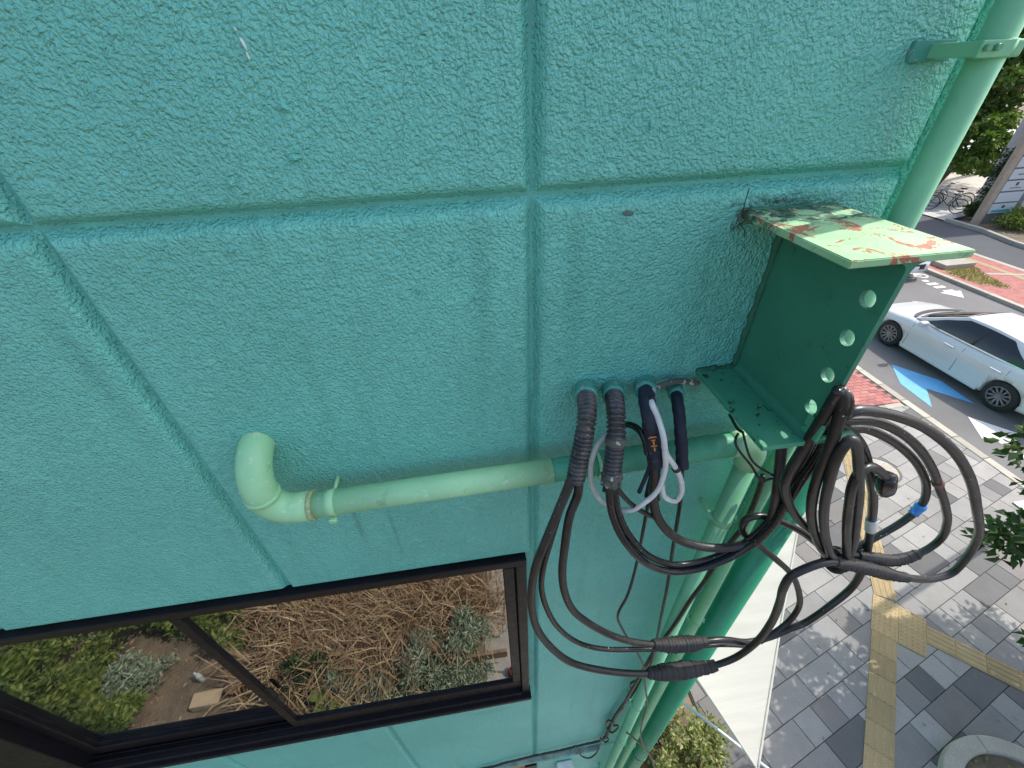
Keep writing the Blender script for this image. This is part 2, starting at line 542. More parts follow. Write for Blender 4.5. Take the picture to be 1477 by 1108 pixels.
# bicycle pictogram: two rings, a frame and a rider's bar
V, F = [], []
def flat_ring(cx, cy, ro, ri, seg=20):
    b = len(V)
    for k in range(seg):
        a = 2*math.pi*k/seg
        V.append((cx+ro*math.cos(a), cy+ro*math.sin(a), -0.095))
        V.append((cx+ri*math.cos(a), cy+ri*math.sin(a), -0.095))
    for k in range(seg):
        k2 = (k+1) % seg
        F.append((b+2*k, b+2*k2, b+2*k2+1, b+2*k+1))
def flat_bar(a, c, w):
    a, c = Vector(a), Vector(c)
    n = (c-a).normalized()
    n = Vector((-n.y, n.x))*w/2
    b = len(V)
    for q in (a+n, c+n, c-n, a-n):
        V.append((q.x, q.y, -0.0925))
    F.append((b, b+1, b+2, b+3))
flat_ring(15.86, 11.45, 0.2, 0.14)
flat_ring(16.40, 11.45, 0.2, 0.14)
for a, c in (((15.86, 11.45), (16.06, 11.72)), ((16.06, 11.72), (16.33, 11.70)), ((16.33, 11.70), (16.12, 11.42)), ((16.12, 11.42), (15.86, 11.47)), ((16.40, 11.45), (16.30, 11.85)), ((16.2, 11.85), (16.36, 11.87)), ((16.0, 11.8), (16.12, 11.78))):
    flat_bar(a, c, 0.06)
put('bicycle_mark', mesh_py('bicycle_mark', V, F), MAT['road_white'], road)

# near pavement
sidewalk = structure(sheet('sidewalk', [(2.25, -14), (9.58, -14), (9.58, 40), (2.25, 40)], -0.014, MAT['mortar']))
th = R(16.5)
U = Vector((math.cos(th), math.sin(th)))
Vd = Vector((-math.sin(th), math.cos(th)))
T0 = Vector((3.629, 0.872))

def bisected_poly(poly, a, n):
    """keep the side of the line through a with normal n"""
    out = []
    for i in range(len(poly)):
        p, q = poly[i], poly[(i+1) % len(poly)]
        dp, dq = (p-a).dot(n), (q-a).dot(n)
        if dp >= 0:
            out.append(p)
        if dp*dq < 0:
            out.append(p.lerp(q, dp/(dp-dq)))
    return out

def slab_mesh(name, poly, top, thick, edge=0.004):
    n = len(poly)
    c = sum(poly, Vector((0, 0)))/n
    v, f = [], []
    ins = []
    for p in poly:
        d = (c-p)
        ins.append(p+d.normalized()*edge*1.4)
    for p in poly:
        v.append((p.x, p.y, top-thick))
    for p in poly:
        v.append((p.x, p.y, top-edge))
    for p in ins:
        v.append((p.x, p.y, top))
    for i in range(n):
        j = (i+1) % n
        f.append((i, j, n+j, n+i))
        f.append((n+i, n+j, 2*n+j, 2*n+i))
    f.append(tuple(range(2*n, 3*n)))
    return mesh_py(name, v, f)

cam_inv = m.inverted()
def in_view(p, margin=0.06):
    q = cam_inv @ Vector(p)
    if q.z > -0.02:
        return False
    k = 597.4/1477.0
    sx, sy = q.x/-q.z*k, q.y/-q.z*k
    return abs(sx) < 0.5+margin and abs(sy) < 0.375+margin

RED_EDGE_A = Vector((9.53, 5.22))
RED_EDGE_N = Vector((0.06, -1.0)).normalized()
cells = []
trng = random.Random(21)
for row in range(-46, 60):
    x = -40.0 + (0.15 if row % 2 else 0.0)
    while x < 42:
        L = 0.6 if trng.random() < 0.42 else 0.3
        kind = trng.choices([0, 1, 2, 3], [0.46, 0.30, 0.14, 0.10])[0]
        a = T0 + U*(x*1.0) + Vd*(row*0.3)
        g = 0.0032
        poly = [a+U*g+Vd*g, a+U*(L-g)+Vd*g, a+U*(L-g)+Vd*(0.3-g), a+U*g+Vd*(0.3-g)]
        x += L
        cen = sum(poly, Vector((0, 0)))/4
        if not (1.5 < cen.x < 10.2 and -5.5 < cen.y < 14):
            continue
        full = len(poly)
        poly = bisected_poly(poly, Vector((2.27, 0)), Vector((1, 0)))
        if len(poly) >= 3:
            poly = bisected_poly(poly, Vector((9.575, 0)), Vector((-1, 0)))
        if len(poly) >= 3:
            poly = bisected_poly(poly, RED_EDGE_A, RED_EDGE_N)
        if len(poly) < 3:
            continue
        cen = sum(poly, Vector((0, 0)))/len(poly)
        vis = in_view((cen.x, cen.y, 0)) and cen.x > 2.6
        cells.append(((cen-Vector((0, -0.6))).length, vis, poly, kind))
cells.sort(key=lambda c: (not c[1], c[0]))
sV, sF, sM = [], [], []
for i, (d, vis, poly, kind) in enumerate(cells):
    lift = trng.uniform(-0.0012, 0.0012)
    if vis and i < 298:
        put('paving_tile', slab_mesh('paving_tile', poly, lift, 0.012), TILE_MATS[kind], sidewalk)
    else:
        b = len(sV)
        n = len(poly)
        for q in poly:
            sV.append((q.x, q.y, lift))
        for q in poly:
            sV.append((q.x, q.y, lift-0.012))
        sF.append(tuple(range(b, b+n)))
        sM.append(kind)
        for k in range(n):
            sF.append((b+k, b+n+k, b+n+(k+1) % n, b+(k+1) % n))
            sM.append(kind)
me = mesh_py('paving_tiles', sV, sF)
rest = put('paving_tiles', me, TILE_MATS, sidewalk)
me.polygons.foreach_set('material_index', sM)
rest['kind'] = 'stuff'

# red brick paving beside the kerb
bi = 0
brick_me = [box_mesh('brick', (0.002, 0.002, -0.02), (0.198, 0.098, 0.0), 0.003, 1) for _ in range(3)]
for k in range(3):
    brick_me[k].materials.append(MAT['red_brick'][k])
structure(sheet('red_pavement', [(2.3, 5.75), (9.56, 5.32), (9.56, 40), (2.3, 40)], -0.0105, MAT['mortar']))
redp = bpy.data.objects['red_pavement']
rbV, rbF, rbM = [], [], []
for j in range(0, 190):
    y = 5.36+0.1*j
    for i in range(0, 24):
        x = 9.36-0.2*i - (0.1 if j % 2 else 0)
        if (Vector((x, y))-RED_EDGE_A).dot(RED_EDGE_N) > -0.06 or x < 5.2:
            continue
        k = trng.choice((0, 0, 1, 2))
        if y < 8.4 and in_view((x, y, 0), 0.02) and x > 7.3 and bi < 300:
            o = bpy.data.objects.new('brick', brick_me[k])
            o.location = (x, y, trng.uniform(-0.001, 0.002))
            link(o, redp)
            bi += 1
        elif y < 16:
            b = len(rbV)
            for dx, dy in ((0.003, 0.003), (0.197, 0.003), (0.197, 0.097), (0.003, 0.097)):
                rbV.append((x+dx, y+dy, 0.0))
            rbF.append((b, b+1, b+2, b+3))
            rbM.append(k)
me = mesh_py('bricks', rbV, rbF)
o = put('bricks', me, MAT['red_brick'], redp)
me.polygons.foreach_set('material_index', rbM)
o['kind'] = 'stuff'
# pale border between red bricks and granite
for k in range(12):
    a = RED_EDGE_A + Vector((-1.0, -0.06)).normalized()*(0.45*k+0.004)
    b = RED_EDGE_A + Vector((-1.0, -0.06)).normalized()*(0.45*(k+1)-0.004)
    w = Vector((-0.06, 1.0)).normalized()*0.13
    put('border_stone', slab_mesh('border_stone', [a+w*0.0, b+w*0.0, b+w, a+w][::-1], 0.004, 0.02), MAT['kerb'], redp)

# kerbs
kerb = structure(empty('kerb', (9.66, 0, 0)))
far_kerb = structure(empty('kerb', (16.9, 0, 0)))
kme = box_mesh('kerb_stone', (-0.085, 0.004, -0.15), (0.085, 0.596, 0.012), 0.012, 2)
kme.materials.append(MAT['kerb'])
for k in range(-8, 34):
    o = bpy.data.objects.new('kerb_stone', kme)
    o.location = (0, 0.6*k, 0)
    link(o, kerb)
kme2 = box_mesh('kerb_stone', (-0.09, 0.006, -0.15), (0.09, 1.194, 0.012), 0.012, 2)
kme2.materials.append(MAT['kerb'])
for k in range(2, 20):
    o = bpy.data.objects.new('kerb_stone', kme2)
    o.location = (0, 1.2*k, 0)
    link(o, far_kerb)

# tactile guide strips (0.3 m blocks) and the 2 x 2 warning block
def tactile_mesh(kind):
    bm = bmesh.new()
    add_box(bm, (-0.148, -0.148, 0.0), (0.148, 0.148, 0.0075))
    if kind == 'bar':
        for i in range(4):
            y = -0.1125+0.075*i
            vs = [(-0.14, y-0.017, 0.0075), (0.14, y-0.017, 0.0075), (0.14, y+0.017, 0.0075), (-0.14, y+0.017, 0.0075),
                  (-0.132, y-0.009, 0.0125), (0.132, y-0.009, 0.0125), (0.132, y+0.009, 0.0125), (-0.132, y+0.009, 0.0125)]
            q = [bm.verts.new(v) for v in vs]
            for f in ((4, 5, 6, 7), (0, 1, 5, 4), (1, 2, 6, 5), (2, 3, 7, 6), (3, 0, 4, 7)):
                bm.faces.new([q[k] for k in f])
    else:
        for i in range(5):
            for j in range(5):
                cx, cy = -0.12+0.06*i, -0.12+0.06*j
                lo = [bm.verts.new((cx+0.014*math.cos(a*math.pi/4), cy+0.014*math.sin(a*math.pi/4), 0.0075)) for a in range(8)]
                hi = [bm.verts.new((cx+0.008*math.cos(a*math.pi/4), cy+0.008*math.sin(a*math.pi/4), 0.0125)) for a in range(8)]
                bm.faces.new(hi)
                for a in range(8):
                    bm.faces.new((lo[a], lo[(a+1) % 8], hi[(a+1) % 8], hi[a]))
    me = bm_mesh('tactile_block', bm)
    me.materials.append(MAT['tactile'])
    return me
bar_me, dot_me = tactile_mesh('bar'), tactile_mesh('dot')
def tactile(cx, cy, ang, me):
    o = bpy.data.objects.new('tactile_block', me)
    o.location = (cx, cy, 0.0015)
    o.rotation_euler = (0, 0, ang)
    o.scale = (1.0, 0.93 if me is bar_me else 1.0, 1.0)
    link(o, sidewalk)
DC = Vector((5.458, 1.210))                    # centre of the 0.6 m warning square
a45 = R(45)
e1 = Vector((math.cos(a45), math.sin(a45)))
e2 = Vector((math.sin(a45), -math.cos(a45)))
for i in (-0.5, 0.5):
    for j in (-0.5, 0.5):
        c = DC+e1*0.3*i+e2*0.3*j
        tactile(c.x, c.y, a45, dot_me)
for k in range(12):                             # towards the building front
    c = DC-e1*(0.45+0.3*k)-e2*0.15
    tactile(c.x, c.y, a45, bar_me)
for k in range(7):                              # towards the crossing
    c = DC+e2*(0.45+0.3*k)+e1*0.06
    tactile(c.x, c.y, -a45, bar_me)
a57 = R(57.5)
d3 = Vector((math.cos(a57), math.sin(a57)))
for k in range(16):                             # along the street
    c = DC+e1*0.32-e2*0.15+d3*(0.16+0.3*k)
    tactile(c.x, c.y, a57, bar_me)

# manhole cover with a worn yellow pattern
ma, t, p = new_mat('worn_manhole_lid')
v = coords(t)
f = nd(t, 'ShaderNodeTexVoronoi', Scale=14.0)
t.links.new(v, f.inputs['Vector'])
c = ramp(t, f.outputs['Distance'], [(0.25, (0.40, 0.30, 0.10)), (0.45, (0.30, 0.29, 0.27))])
t.links.new(mix(t, ramp(t, noise_n(t, v, 40.0), [(0.45, 0.0), (0.6, 1.0)]), c, (0.22, 0.20, 0.17)), p.inputs['Base Color'])
p.inputs['Roughness'].default_value = 0.55
t.links.new(bump(t, f.outputs['Distance'], 0.7, 0.006), p.inputs['Normal'])
MAT['lid'] = ma
mh = empty('manhole_cover', (7.50, 3.68, 0), 'round manhole cover with worn yellow pattern in the pavement', 'manhole')
put('lid', cyl('lid', (7.50, 3.68, -0.01), (7.50, 3.68, 0.007), 0.275, 48), MAT['lid'], mh)
V, F = [], []
for k in range(48):
    a = 2*math.pi*k/48
    for r_, z_ in ((0.285, 0.0), (0.285, 0.008), (0.32, 0.008), (0.32, 0.0)):
        V.append((7.50+r_*math.cos(a), 3.68+r_*math.sin(a), z_))
for k in range(48):
    k2 = (k+1) % 48
    for q in range(3):
        F.append((4*k+q, 4*k2+q, 4*k2+q+1, 4*k+q+1))
put('rim', mesh_py('rim', V, F), TILE_MATS[2], mh)

# far pavement: red with a yellow guide line, kerb island and grass patch
MAT['far_red'] = simple('far_red_pavers', (0.33, 0.125, 0.105), 0.85, 0.25, 5.0, 0.4, 30, 0.004)
far_walk = structure(sheet('far_pavement', [(16.98, -60), (19.75, -60), (19.75, 60), (16.98, 60)], -0.004, MAT['far_red']))
far_edge = structure(sheet('pavement_edge', [(19.75, -60), (19.95, -60), (19.95, 60), (19.75, 60)], 0.0, MAT['kerb']))
put('guide_line', mesh_py('guide_line', [(18.55, -20, 0.002), (18.8, -20, 0.002), (19.3, 14.0, 0.002), (19.05, 14.0, 0.002)], [(0, 1, 2, 3)]), MAT['tactile'], far_walk)
put('pale_band', mesh_py('pale_band', [(18.35, 10.86), (19.75, 10.42), (19.75, 10.56), (18.35, 11.0)] and [(18.35, 10.86, 0.006), (19.75, 10.42, 0.006), (19.75, 10.58, 0.006), (18.35, 11.02, 0.006)], [(0, 1, 2, 3)]), MAT['kerb'], far_walk)
put('kerb_island', box_mesh('kerb_island', (17.35, 11.55, -0.01), (18.6, 13.6, 0.16), 0.02), MAT['kerb'], far_walk)
for k in range(5):
    put('crossing_stripe', mesh_py('crossing_stripe', [(22.35+0.1*k, 12.9-0.95*k, -0.12), (23.9+0.1*k, 12.4-0.95*k, -0.12), (23.9+0.1*k, 12.0-0.95*k, -0.12), (22.35+0.1*k, 12.5-0.95*k, -0.12)], [(0, 1, 2, 3)]), MAT['road_white'], ground)
plaza = structure(sheet('plaza', [(22.9, 16.6), (60, 26), (60, 60), (22.9, 60)], -0.05, simple('pale_plaza', (0.46, 0.44, 0.40), 0.85, 0.15, 2.0)))
bed = structure(sheet('planting_bed', [(22.9, 16.3), (22.9, 15.0), (22.4, 13.0), (40, 8), (60, 20), (60, 25)], -0.06, MAT['earth']))
for i, (a, b) in enumerate((((22.95, 16.6), (22.95, 15.0)), ((22.95, 15.0), (22.5, 13.3)), ((22.5, 13.3), (22.2, 8.0)))):
    a, b = Vector((*a, 0)), Vector((*b, 0))
    M_ = Matrix.Translation(a) @ (b-a).to_track_quat('Y', 'Z').to_matrix().to_4x4()
    put('bed_edging', box_mesh('bed_edging', (-0.09, 0.0, -0.15), (0.09, (b-a).length, 0.06), 0.015, 1, M_), MAT['kerb'], bed)

# ---------------------------------------------------------------- the green building
CORNER = 0.72
bld = empty('green_building', (CORNER, 0, 0), 'turquoise stucco building wall with grooved panels and a black window', 'building')
GX = [-3.16, -2.50, -1.843, -1.183, -0.523, 0.110]       # centres of the vertical grooves
GZ = [3.09, 6.160, 9.23]                                   # centres of the storey grooves
G = 0.0012                                                 # half width of the groove floor
WX0, WX1, WZ0, WZ1 = -1.93, 0.088, 4.215, 5.262            # window opening
cols = list(zip([-3.9]+GX, GX+[None]))
def panel(x0, x1, z0, z1, right_end=False, opening=None):
    """flat-faced panel with a soft rounded border; outer face on y = 0"""
    prof = [(0.0, 0.0185), (0.0030, 0.0165), (0.0075, 0.0095), (0.0115, 0.0038), (0.016, 0.0009), (0.022, 0.0)]   # inset, depth
    v, f = [], []
    for ins, dep in prof:
        ib, it = ins*0.95, ins*1.2
        v += [(x0+ins, dep, z0+ib), (x1-ins, dep, z0+ib), (x1-ins, dep, z1-it), (x0+ins, dep, z1-it)]
    for r in range(len(prof)-1):
        for k in range(4):
            a, b = 4*r+k, 4*r+(k+1) % 4
            f.append((a, b, b+4, a+4))
    q = 4*(len(prof)-1)
    f.append((q, q+1, q+2, q+3))
    f = [tuple(reversed(g)) for g in f]
    me = mesh_py('wall_panel', v, f)
    bm = bmesh.new()
    bm.from_mesh(me)
    bmesh.ops.recalc_face_normals(bm, faces=bm.faces)
    # normals must look outwards (-y)
    big = max(bm.faces, key=lambda q_: q_.calc_area())
    if big.normal.y > 0:
        bmesh.ops.reverse_faces(bm, faces=bm.faces)
    bm.to_mesh(me)
    bm.free()
    put('wall_panel', me, MAT['wall'], bld)
edges = [-3.82]+GX
for i in range(len(edges)):
    xa = edges[i]+G
    last = i == len(edges)-1
    xb = (CORNER-0.03) if last else edges[i+1]-G
    panel(xa, xb, GZ[1]+G, GZ[2]-G, False)
    panel(xa, xb, 0.02, GZ[0]-0.022, False)
    if last:
        panel(xa, xb, GZ[0]+G, GZ[1]-G)
    elif xb <= WX0:
        panel(xa, xb, GZ[0]+G, GZ[1]-G)
    else:
        panel(xa, xb, WZ1+0.001, GZ[1]-G)
        panel(xa, xb, GZ[0]+G, WZ0-0.002)
# rounded corner strip and the street side
V, F = [], []
zs = [0.0, 2.0, 4.0, 5.0, 5.6, 5.9, 6.3, 7.0, 9.2]
arc = [(CORNER-0.03+0.03*math.sin(a*math.pi/10), 0.03-0.03*math.cos(a*math.pi/10)) for a in range(6)]
prof = [(CORNER-0.034, 0.0180)] + arc + [(CORNER, 9.0)]
for x, y in prof:
    for z in zs:
        V.append((x, y, z))
n = len(zs)
for i in range(len(prof)-1):
    for k in range(n-1):
        F.append((i*n+k, (i+1)*n+k, (i+1)*n+k+1, i*n+k+1))
put('corner_strip', mesh_py('corner_strip', V, F, True), MAT['wall'], bld)
# groove floor behind the panels, with the window opening left free
BD = 0.0180
for (x0, x1, z0, z1) in ((-4.0, WX0, 0, 9.3), (WX0, WX1, WZ1, 9.3), (WX0, WX1, 0, WZ0), (WX1, CORNER-0.034, 0, 9.3)):
    put('joint_backing', mesh_py('joint_backing', [(x0, BD, z0), (x1, BD, z0), (x1, BD, z1), (x0, BD, z1)], [(0, 1, 2, 3)]), MAT['joint'], bld)
put('flat_roof', box_mesh('flat_roof', (-4.0, 0.014, 9.2), (CORNER+0.02, 9.0, 9.3)), MAT['joint'], bld)
put('rear_wall', box_mesh('rear_wall', (-4.0, 0.6, 0.0), (-3.9, 9.0, 9.19)), MAT['joint'], bld)
put('dark_room', box_mesh('dark_room', (-2.4, 0.35, 3.9), (0.5, 0.36, 5.6)), simple('dark_interior', (0.01, 0.01, 0.01), 0.9), bld)

# small scars on the paint: a white scratch, runs and nodules
def blob(name, x, z, rx, rz, d, mat, seed, tilt=0.0):
    r_ = random.Random(seed)
    v, f = [], []
    n = 14
    for ring, (s, h) in enumerate(((1.0, 0.001), (0.75, -d*0.7), (0.35, -d))):
        for k in range(n):
            a = 2*math.pi*k/n
            w = 1.0+0.18*math.sin(2*a+seed)+r_.uniform(-0.08, 0.08)
            px, pz = rx*s*w*math.cos(a), rz*s*w*math.sin(a)
            v.append((x+px*math.cos(tilt)-pz*math.sin(tilt), h, z+px*math.sin(tilt)+pz*math.cos(tilt)))
    for r in range(2):
        for k in range(n):
            k2 = (k+1) % n
            f.append((r*n+k, r*n+k2, (r+1)*n+k2, (r+1)*n+k))
    f.append(tuple(2*n+k for k in range(n)))
    put(name, mesh_py(name, v, f, True), mat, bld)
MAT['scratch'] = simple('bare_plaster', (0.62, 0.68, 0.66), 0.8, 0.2, 200)
for i, (x, z, rx, rz, tl) in enumerate(((-0.2001, 6.331, 0.0016, 0.0065, 0.15), (-0.1995, 6.321, 0.0013, 0.004, 0.1), (-0.2035, 6.343, 0.0008, 0.002, 0.5))):
    blob('paint_scratch', x, z, rx, rz, 0.0024, MAT['scratch'], 3+i, tl)
for i, (x, z, rx, rz) in enumerate(((0.2646, 6.237, 0.003, 0.006), (-0.0585, 6.132, 0.006, 0.004), (-0.0074, 6.083, 0.005, 0.004), (-0.065, 6.04, 0.004, 0.004), (-0.1846, 6.223, 0.006, 0.005), (-0.179, 6.274, 0.006, 0.005), (-0.267, 6.2, 0.004, 0.004), (0.02, 6.02, 0.006, 0.004), (-0.30, 6.12, 0.006, 0.003))):
    blob('paint_nodule', x, z, rx, rz, 0.005, MAT['wall'], 11+i)
blob('broken_edge', 0.250, 6.1285, 0.012, 0.0045, 0.0012, simple('bare_mortar', (0.10, 0.16, 0.14), 0.9, 0.3, 90), 23)

# ---------------------------------------------------------------- black sliding window
FR = MAT['frame']
win = put('window', box_mesh('window', (WX0, 0.062, WZ0), (WX1, 0.08, WZ0+0.02)), FR, bld)
def bar(name, lo, hi, bev=0.003, mat=FR, par=None):
    return put(name, box_mesh(name, lo, hi, bev, 2), mat, par or win)
bar('frame', (WX0-0.004, -0.012, WZ1-0.030), (WX1, 0.062, WZ1-0.0005))                     # head
bar('frame', (WX1-0.030, -0.010, WZ0+0.001), (WX1-0.0003, 0.062, WZ1-0.031))               # right jamb
bar('frame', (WX0, -0.010, WZ0+0.001), (WX0+0.34, 0.062, WZ1-0.031))                       # wide left jamb
bar('sill', (WX0-0.02, -0.030, WZ0-0.004), (WX1+0.006, 0.062, WZ0+0.020), 0.004)
bar('sill', (WX0, -0.016, WZ0+0.0203), (WX1-0.031, 0.062, WZ0+0.050), 0.003)
for k in range(3):
    bar('track', (WX0+0.34, 0.004+0.018*k, WZ0+0.0503), (WX1-0.031, 0.009+0.018*k, WZ0+0.066), 0.001)
def sash(x0, x1, z0, z1, y0, y1, bw_l, bw_r, bt, bb):
    bar('sash_rail', (x0, y0, z0), (x1, y1, z0+bb))
    bar('sash_rail', (x0, y0, z1-bt), (x1, y1, z1))
    bar('sash_stile', (x0, y0+0.0006, z0+bb+0.0003), (x0+bw_l, y1-0.0006, z1-bt-0.0003))
    bar('sash_stile', (x1-bw_r, y0+0.0006, z0+bb+0.0003), (x1, y1-0.0006, z1-bt-0.0003))
    ym = (y0+y1)/2-0.003
    put('pane', box_mesh('pane', (x0+bw_l-0.004, ym, z0+bb-0.004), (x1-bw_r+0.004, ym+0.006, z1-bt+0.004)), MAT['glass'], win)
sash(-0.842, WX1-0.031, WZ0+0.068, WZ1-0.0315, 0.002, 0.028, 0.030, 0.034, 0.024, 0.060)
sash(WX0+0.341, -0.815, WZ0+0.068, WZ1-0.0315, 0.0305, 0.056, 0.05, 0.03, 0.024, 0.060)
bar('crescent_latch', (-0.79, -0.003, 4.62), (-0.775, 0.0015, 4.70), 0.002)

# ---------------------------------------------------------------- ledge, second window and box at the floor line
MAT['wood'] = simple('yellow_wood', (0.42, 0.24, 0.07), 0.6, 0.25, 14)
MAT['ledge'] = simple('weathered_ledge', (0.20, 0.30, 0.25), 0.7, 0.4, 30, 0.3, 120)
put('ledge', box_mesh('ledge', (-3.8, -0.022, GZ[0]-0.020), (0.50, 0.0115, GZ[0]+0.004), 0.003), MAT['ledge'], bld)
lw = put('lower_window', box_mesh('lower_window', (-1.2, -0.004, 2.93), (0.075, 0.05, 3.05), 0.004), MAT['wood'], bld)
put('pane', box_mesh('pane', (-1.1, -0.006, 1.6), (0.05, -0.002, 2.925)), MAT['glass'], lw)
put('frame', box_mesh('frame', (0.052, -0.014, 1.6), (0.12, 0.01, 2.97), 0.003), FR, lw)
tag(put('junction_box', box_mesh('junction_box', (0.245, -0.06, 2.70), (0.345, -0.001, 2.89), 0.01, 3), MAT['white_plastic']),
    'small white plastic box on the wall beneath the ledge', 'junction box')

# ---------------------------------------------------------------- H-beam stub
bx0, bx1, by, bz0, bz1 = 0.429, 0.585, -0.210, 5.817, 6.119
tf, tw = 0.0095, 0.0075
bxc = (bx0+bx1)/2+0.004
beam = empty('steel_beam_bracket', (bxc, 0, bz0), 'stub of green H-beam with flaking red-primed top and bolt holes', 'steel beam')
bm = bmesh.new()
add_box(bm, (bx0, by, bz1-tf), (bx1, 0.010, bz1))
bmesh.ops.subdivide_edges(bm, edges=bm.edges[:], cuts=7, use_grid_fill=True)
bmesh.ops.bevel(bm, geom=[e for e in bm.edges if e.calc_face_angle(0) > 1.0], offset=0.0012, segments=2, affect='EDGES')
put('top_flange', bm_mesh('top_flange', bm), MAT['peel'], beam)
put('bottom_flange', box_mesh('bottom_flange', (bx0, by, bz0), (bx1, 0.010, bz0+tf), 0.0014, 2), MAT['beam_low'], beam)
# web plate with four bolt holes
bm = bmesh.new()
hx = bxc-tw/2
outer = [(by+0.001, bz0+tf), (0.010, bz0+tf), (0.010, bz1-tf), (by+0.001, bz1-tf)]
loops = [outer]
for hz in (6.053, 5.996, 5.934, 5.874):
    loops.append([(-0.183+0.0115*math.cos(a*math.pi/14), hz+0.0115*math.sin(a*math.pi/14)) for a in range(28)])
es = []
for lp in loops:
    vs = [bm.verts.new((hx, y, z)) for y, z in lp]
    es += [bm.edges.new((vs[i], vs[(i+1) % len(vs)])) for i in range(len(vs))]
bmesh.ops.triangle_fill(bm, edges=es, use_beauty=True)
r_ = bmesh.ops.extrude_face_region(bm, geom=bm.faces[:])
bmesh.ops.translate(bm, verts=[g for g in r_['geom'] if isinstance(g, bmesh.types.BMVert)], vec=(tw, 0, 0))
# root fillets
for sx in (-1, 1):
    for zc, sz in ((bz0+tf, 1), (bz1-tf, -1)):
        rr = 0.013
        sec = [(bxc+sx*tw/2*0.99, zc)]
        for a in range(7):
            b_ = a*math.pi/12
            sec.append((bxc+sx*(tw/2+rr-rr*math.sin(b_)), zc+sz*(rr-rr*math.cos(b_))))
        sec = [(bxc+sx*tw/2*0.9, zc-sz*0.0005)] + [(bxc+sx*(tw/2+rr*(1-math.sin(a*math.pi/12))), zc+sz*(rr*(1-math.cos(a*math.pi/12)))) for a in range(7)]
        f0 = [bm.verts.new((x, by+0.001, z)) for x, z in sec]
        f1 = [bm.verts.new((x, 0.008, z)) for x, z in sec]
        for i in range(len(sec)):
            j = (i+1) % len(sec)
            bm.faces.new((f0[i], f0[j], f1[j], f1[i]))
        bm.faces.new(f0)
        bm.faces.new(f1)
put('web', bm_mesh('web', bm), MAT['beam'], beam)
# weld and grime seam where it meets the wall
wr = random.Random(4)
def seam(a, b, r=0.006):
    n = 26
    pts = [Vector(a).lerp(Vector(b), i/n)+Vector((wr.uniform(-.002, .002), 0, wr.uniform(-.002, .002))) for i in range(n+1)]
    return tube('weld_seam', pts, lambda i, t: r*(0.75+0.5*wr.random()), 8)
put('weld_seam', seam((bxc-0.005, -0.002, bz0+0.012), (bxc-0.005, -0.002, bz1-0.012), 0.0065), MAT['weld'], beam)
put('weld_seam', seam((bx0, 0.0, bz1), (bx1, 0.0, bz1), 0.0042), MAT['weld'], beam)
put('weld_seam', seam((bx0, -0.002, bz0+tf), (bx1, -0.002, bz0+tf), 0.006), MAT['weld'], beam)
put('hook_plate', box_mesh('hook_plate', (bxc-0.0105, by-0.012, 5.835), (bxc-0.0045, by+0.02, 5.868), 0.002), MAT['beam_low'], beam)
# a dry twig and cobweb caught in the corner
V, F = [], []
for k in range(16):
    a = Vector((bx0+wr.uniform(-0.012, 0.004), -0.004, bz1+wr.uniform(-0.03, 0.006)))
    b = a+Vector((wr.uniform(-0.010, 0.012), wr.uniform(-0.02, -0.002), wr.uniform(-0.02, 0.02)))
    tube('', [a, (a+b)/2+Vector((0.003, 0, 0.002)), b], 0.0006, 4, V=V, F=F)
a = Vector((bx0-0.002, -0.006, bz1))
tube('', [a, a+Vector((-0.004, -0.004, 0.016)), a+Vector((-0.003, -0.003, 0.034))], 0.0008, 5, V=V, F=F)
tag(put('dry_twigs', mesh_py('dry_twigs', V, F), simple('dead_twig', (0.07, 0.05, 0.03), 0.9)), 'tuft of dark dry twigs caught at the wall corner of the beam', 'twigs')

# ---------------------------------------------------------------- pipes
LG, MG = MAT['light_green'], MAT['mid_green']
def bend(p, d0, d1, r, n=10):
    """quarter bend starting at p going along d0 and leaving along d1"""
    p, d0, d1 = Vector(p), Vector(d0), Vector(d1)
    return [p + d0*(r*math.sin(a*math.pi/2/n)) + d1*(r*(1-math.cos(a*math.pi/2/n))) for a in range(n+1)]
PY = -0.060
EX = -0.402
drain = empty('drain_pipe', (0.571, PY, 0), 'light green drain pipe with double elbow running sideways and down the wall', 'drain pipe')
p1 = bend((EX, 0.006, 5.772), (0, -1, 0), (0, 0, -1), 0.066, 14)
put('elbow', tube('elbow', p1+[Vector((EX, PY, 5.700))], lambda i, t: 0.0288 if t < 0.97 else 0.0282, 28), LG, drain)
put('collar', tube('collar', [Vector((EX, PY, z)) for z in (5.7045, 5.704, 5.695, 5.6945)], lambda i, t: 0.0312 if 0 < i < 3 else 0.029, 28), LG, drain)
# second elbow leans into the horizontal run
PZ = 5.655
p2 = bend((EX, PY, 5.698), (0, 0, -1), (1, 0, 0), 0.045, 12)
PZ = p2[-1].z
put('elbow', tube('elbow', p2+[p2[-1]+Vector((0.026, 0, 0))], 0.0282, 28), LG, drain)
put('collar', tube('collar', [p2[-1]+Vector((dx, 0, 0)) for dx in (0.0255, 0.026, 0.033, 0.0335)], lambda i, t: 0.0292 if 0 < i < 3 else 0.027, 28), simple('rusty_thread', (0.34, 0.42, 0.22), 0.6, 0.4, 200), drain)
def slope(x):
    return PZ+(x+0.33)*0.0175
put('pipe_run', cyl('pipe_run', p2[-1]+Vector((0.03, 0, 0)), (0.136, PY, slope(0.136)), 0.0245, 32), LG, drain)
put('pipe_run', cyl('pipe_run', (0.131, PY, slope(0.131)), (0.232, PY, slope(0.232)), 0.0238, 32), MAT['tape_green'], drain)
V, F = [], []
wr2 = random.Random(9)
pts = [Vector((0.232+0.0042*i, PY, slope(0.232+0.0042*i))) for i in range(76)]
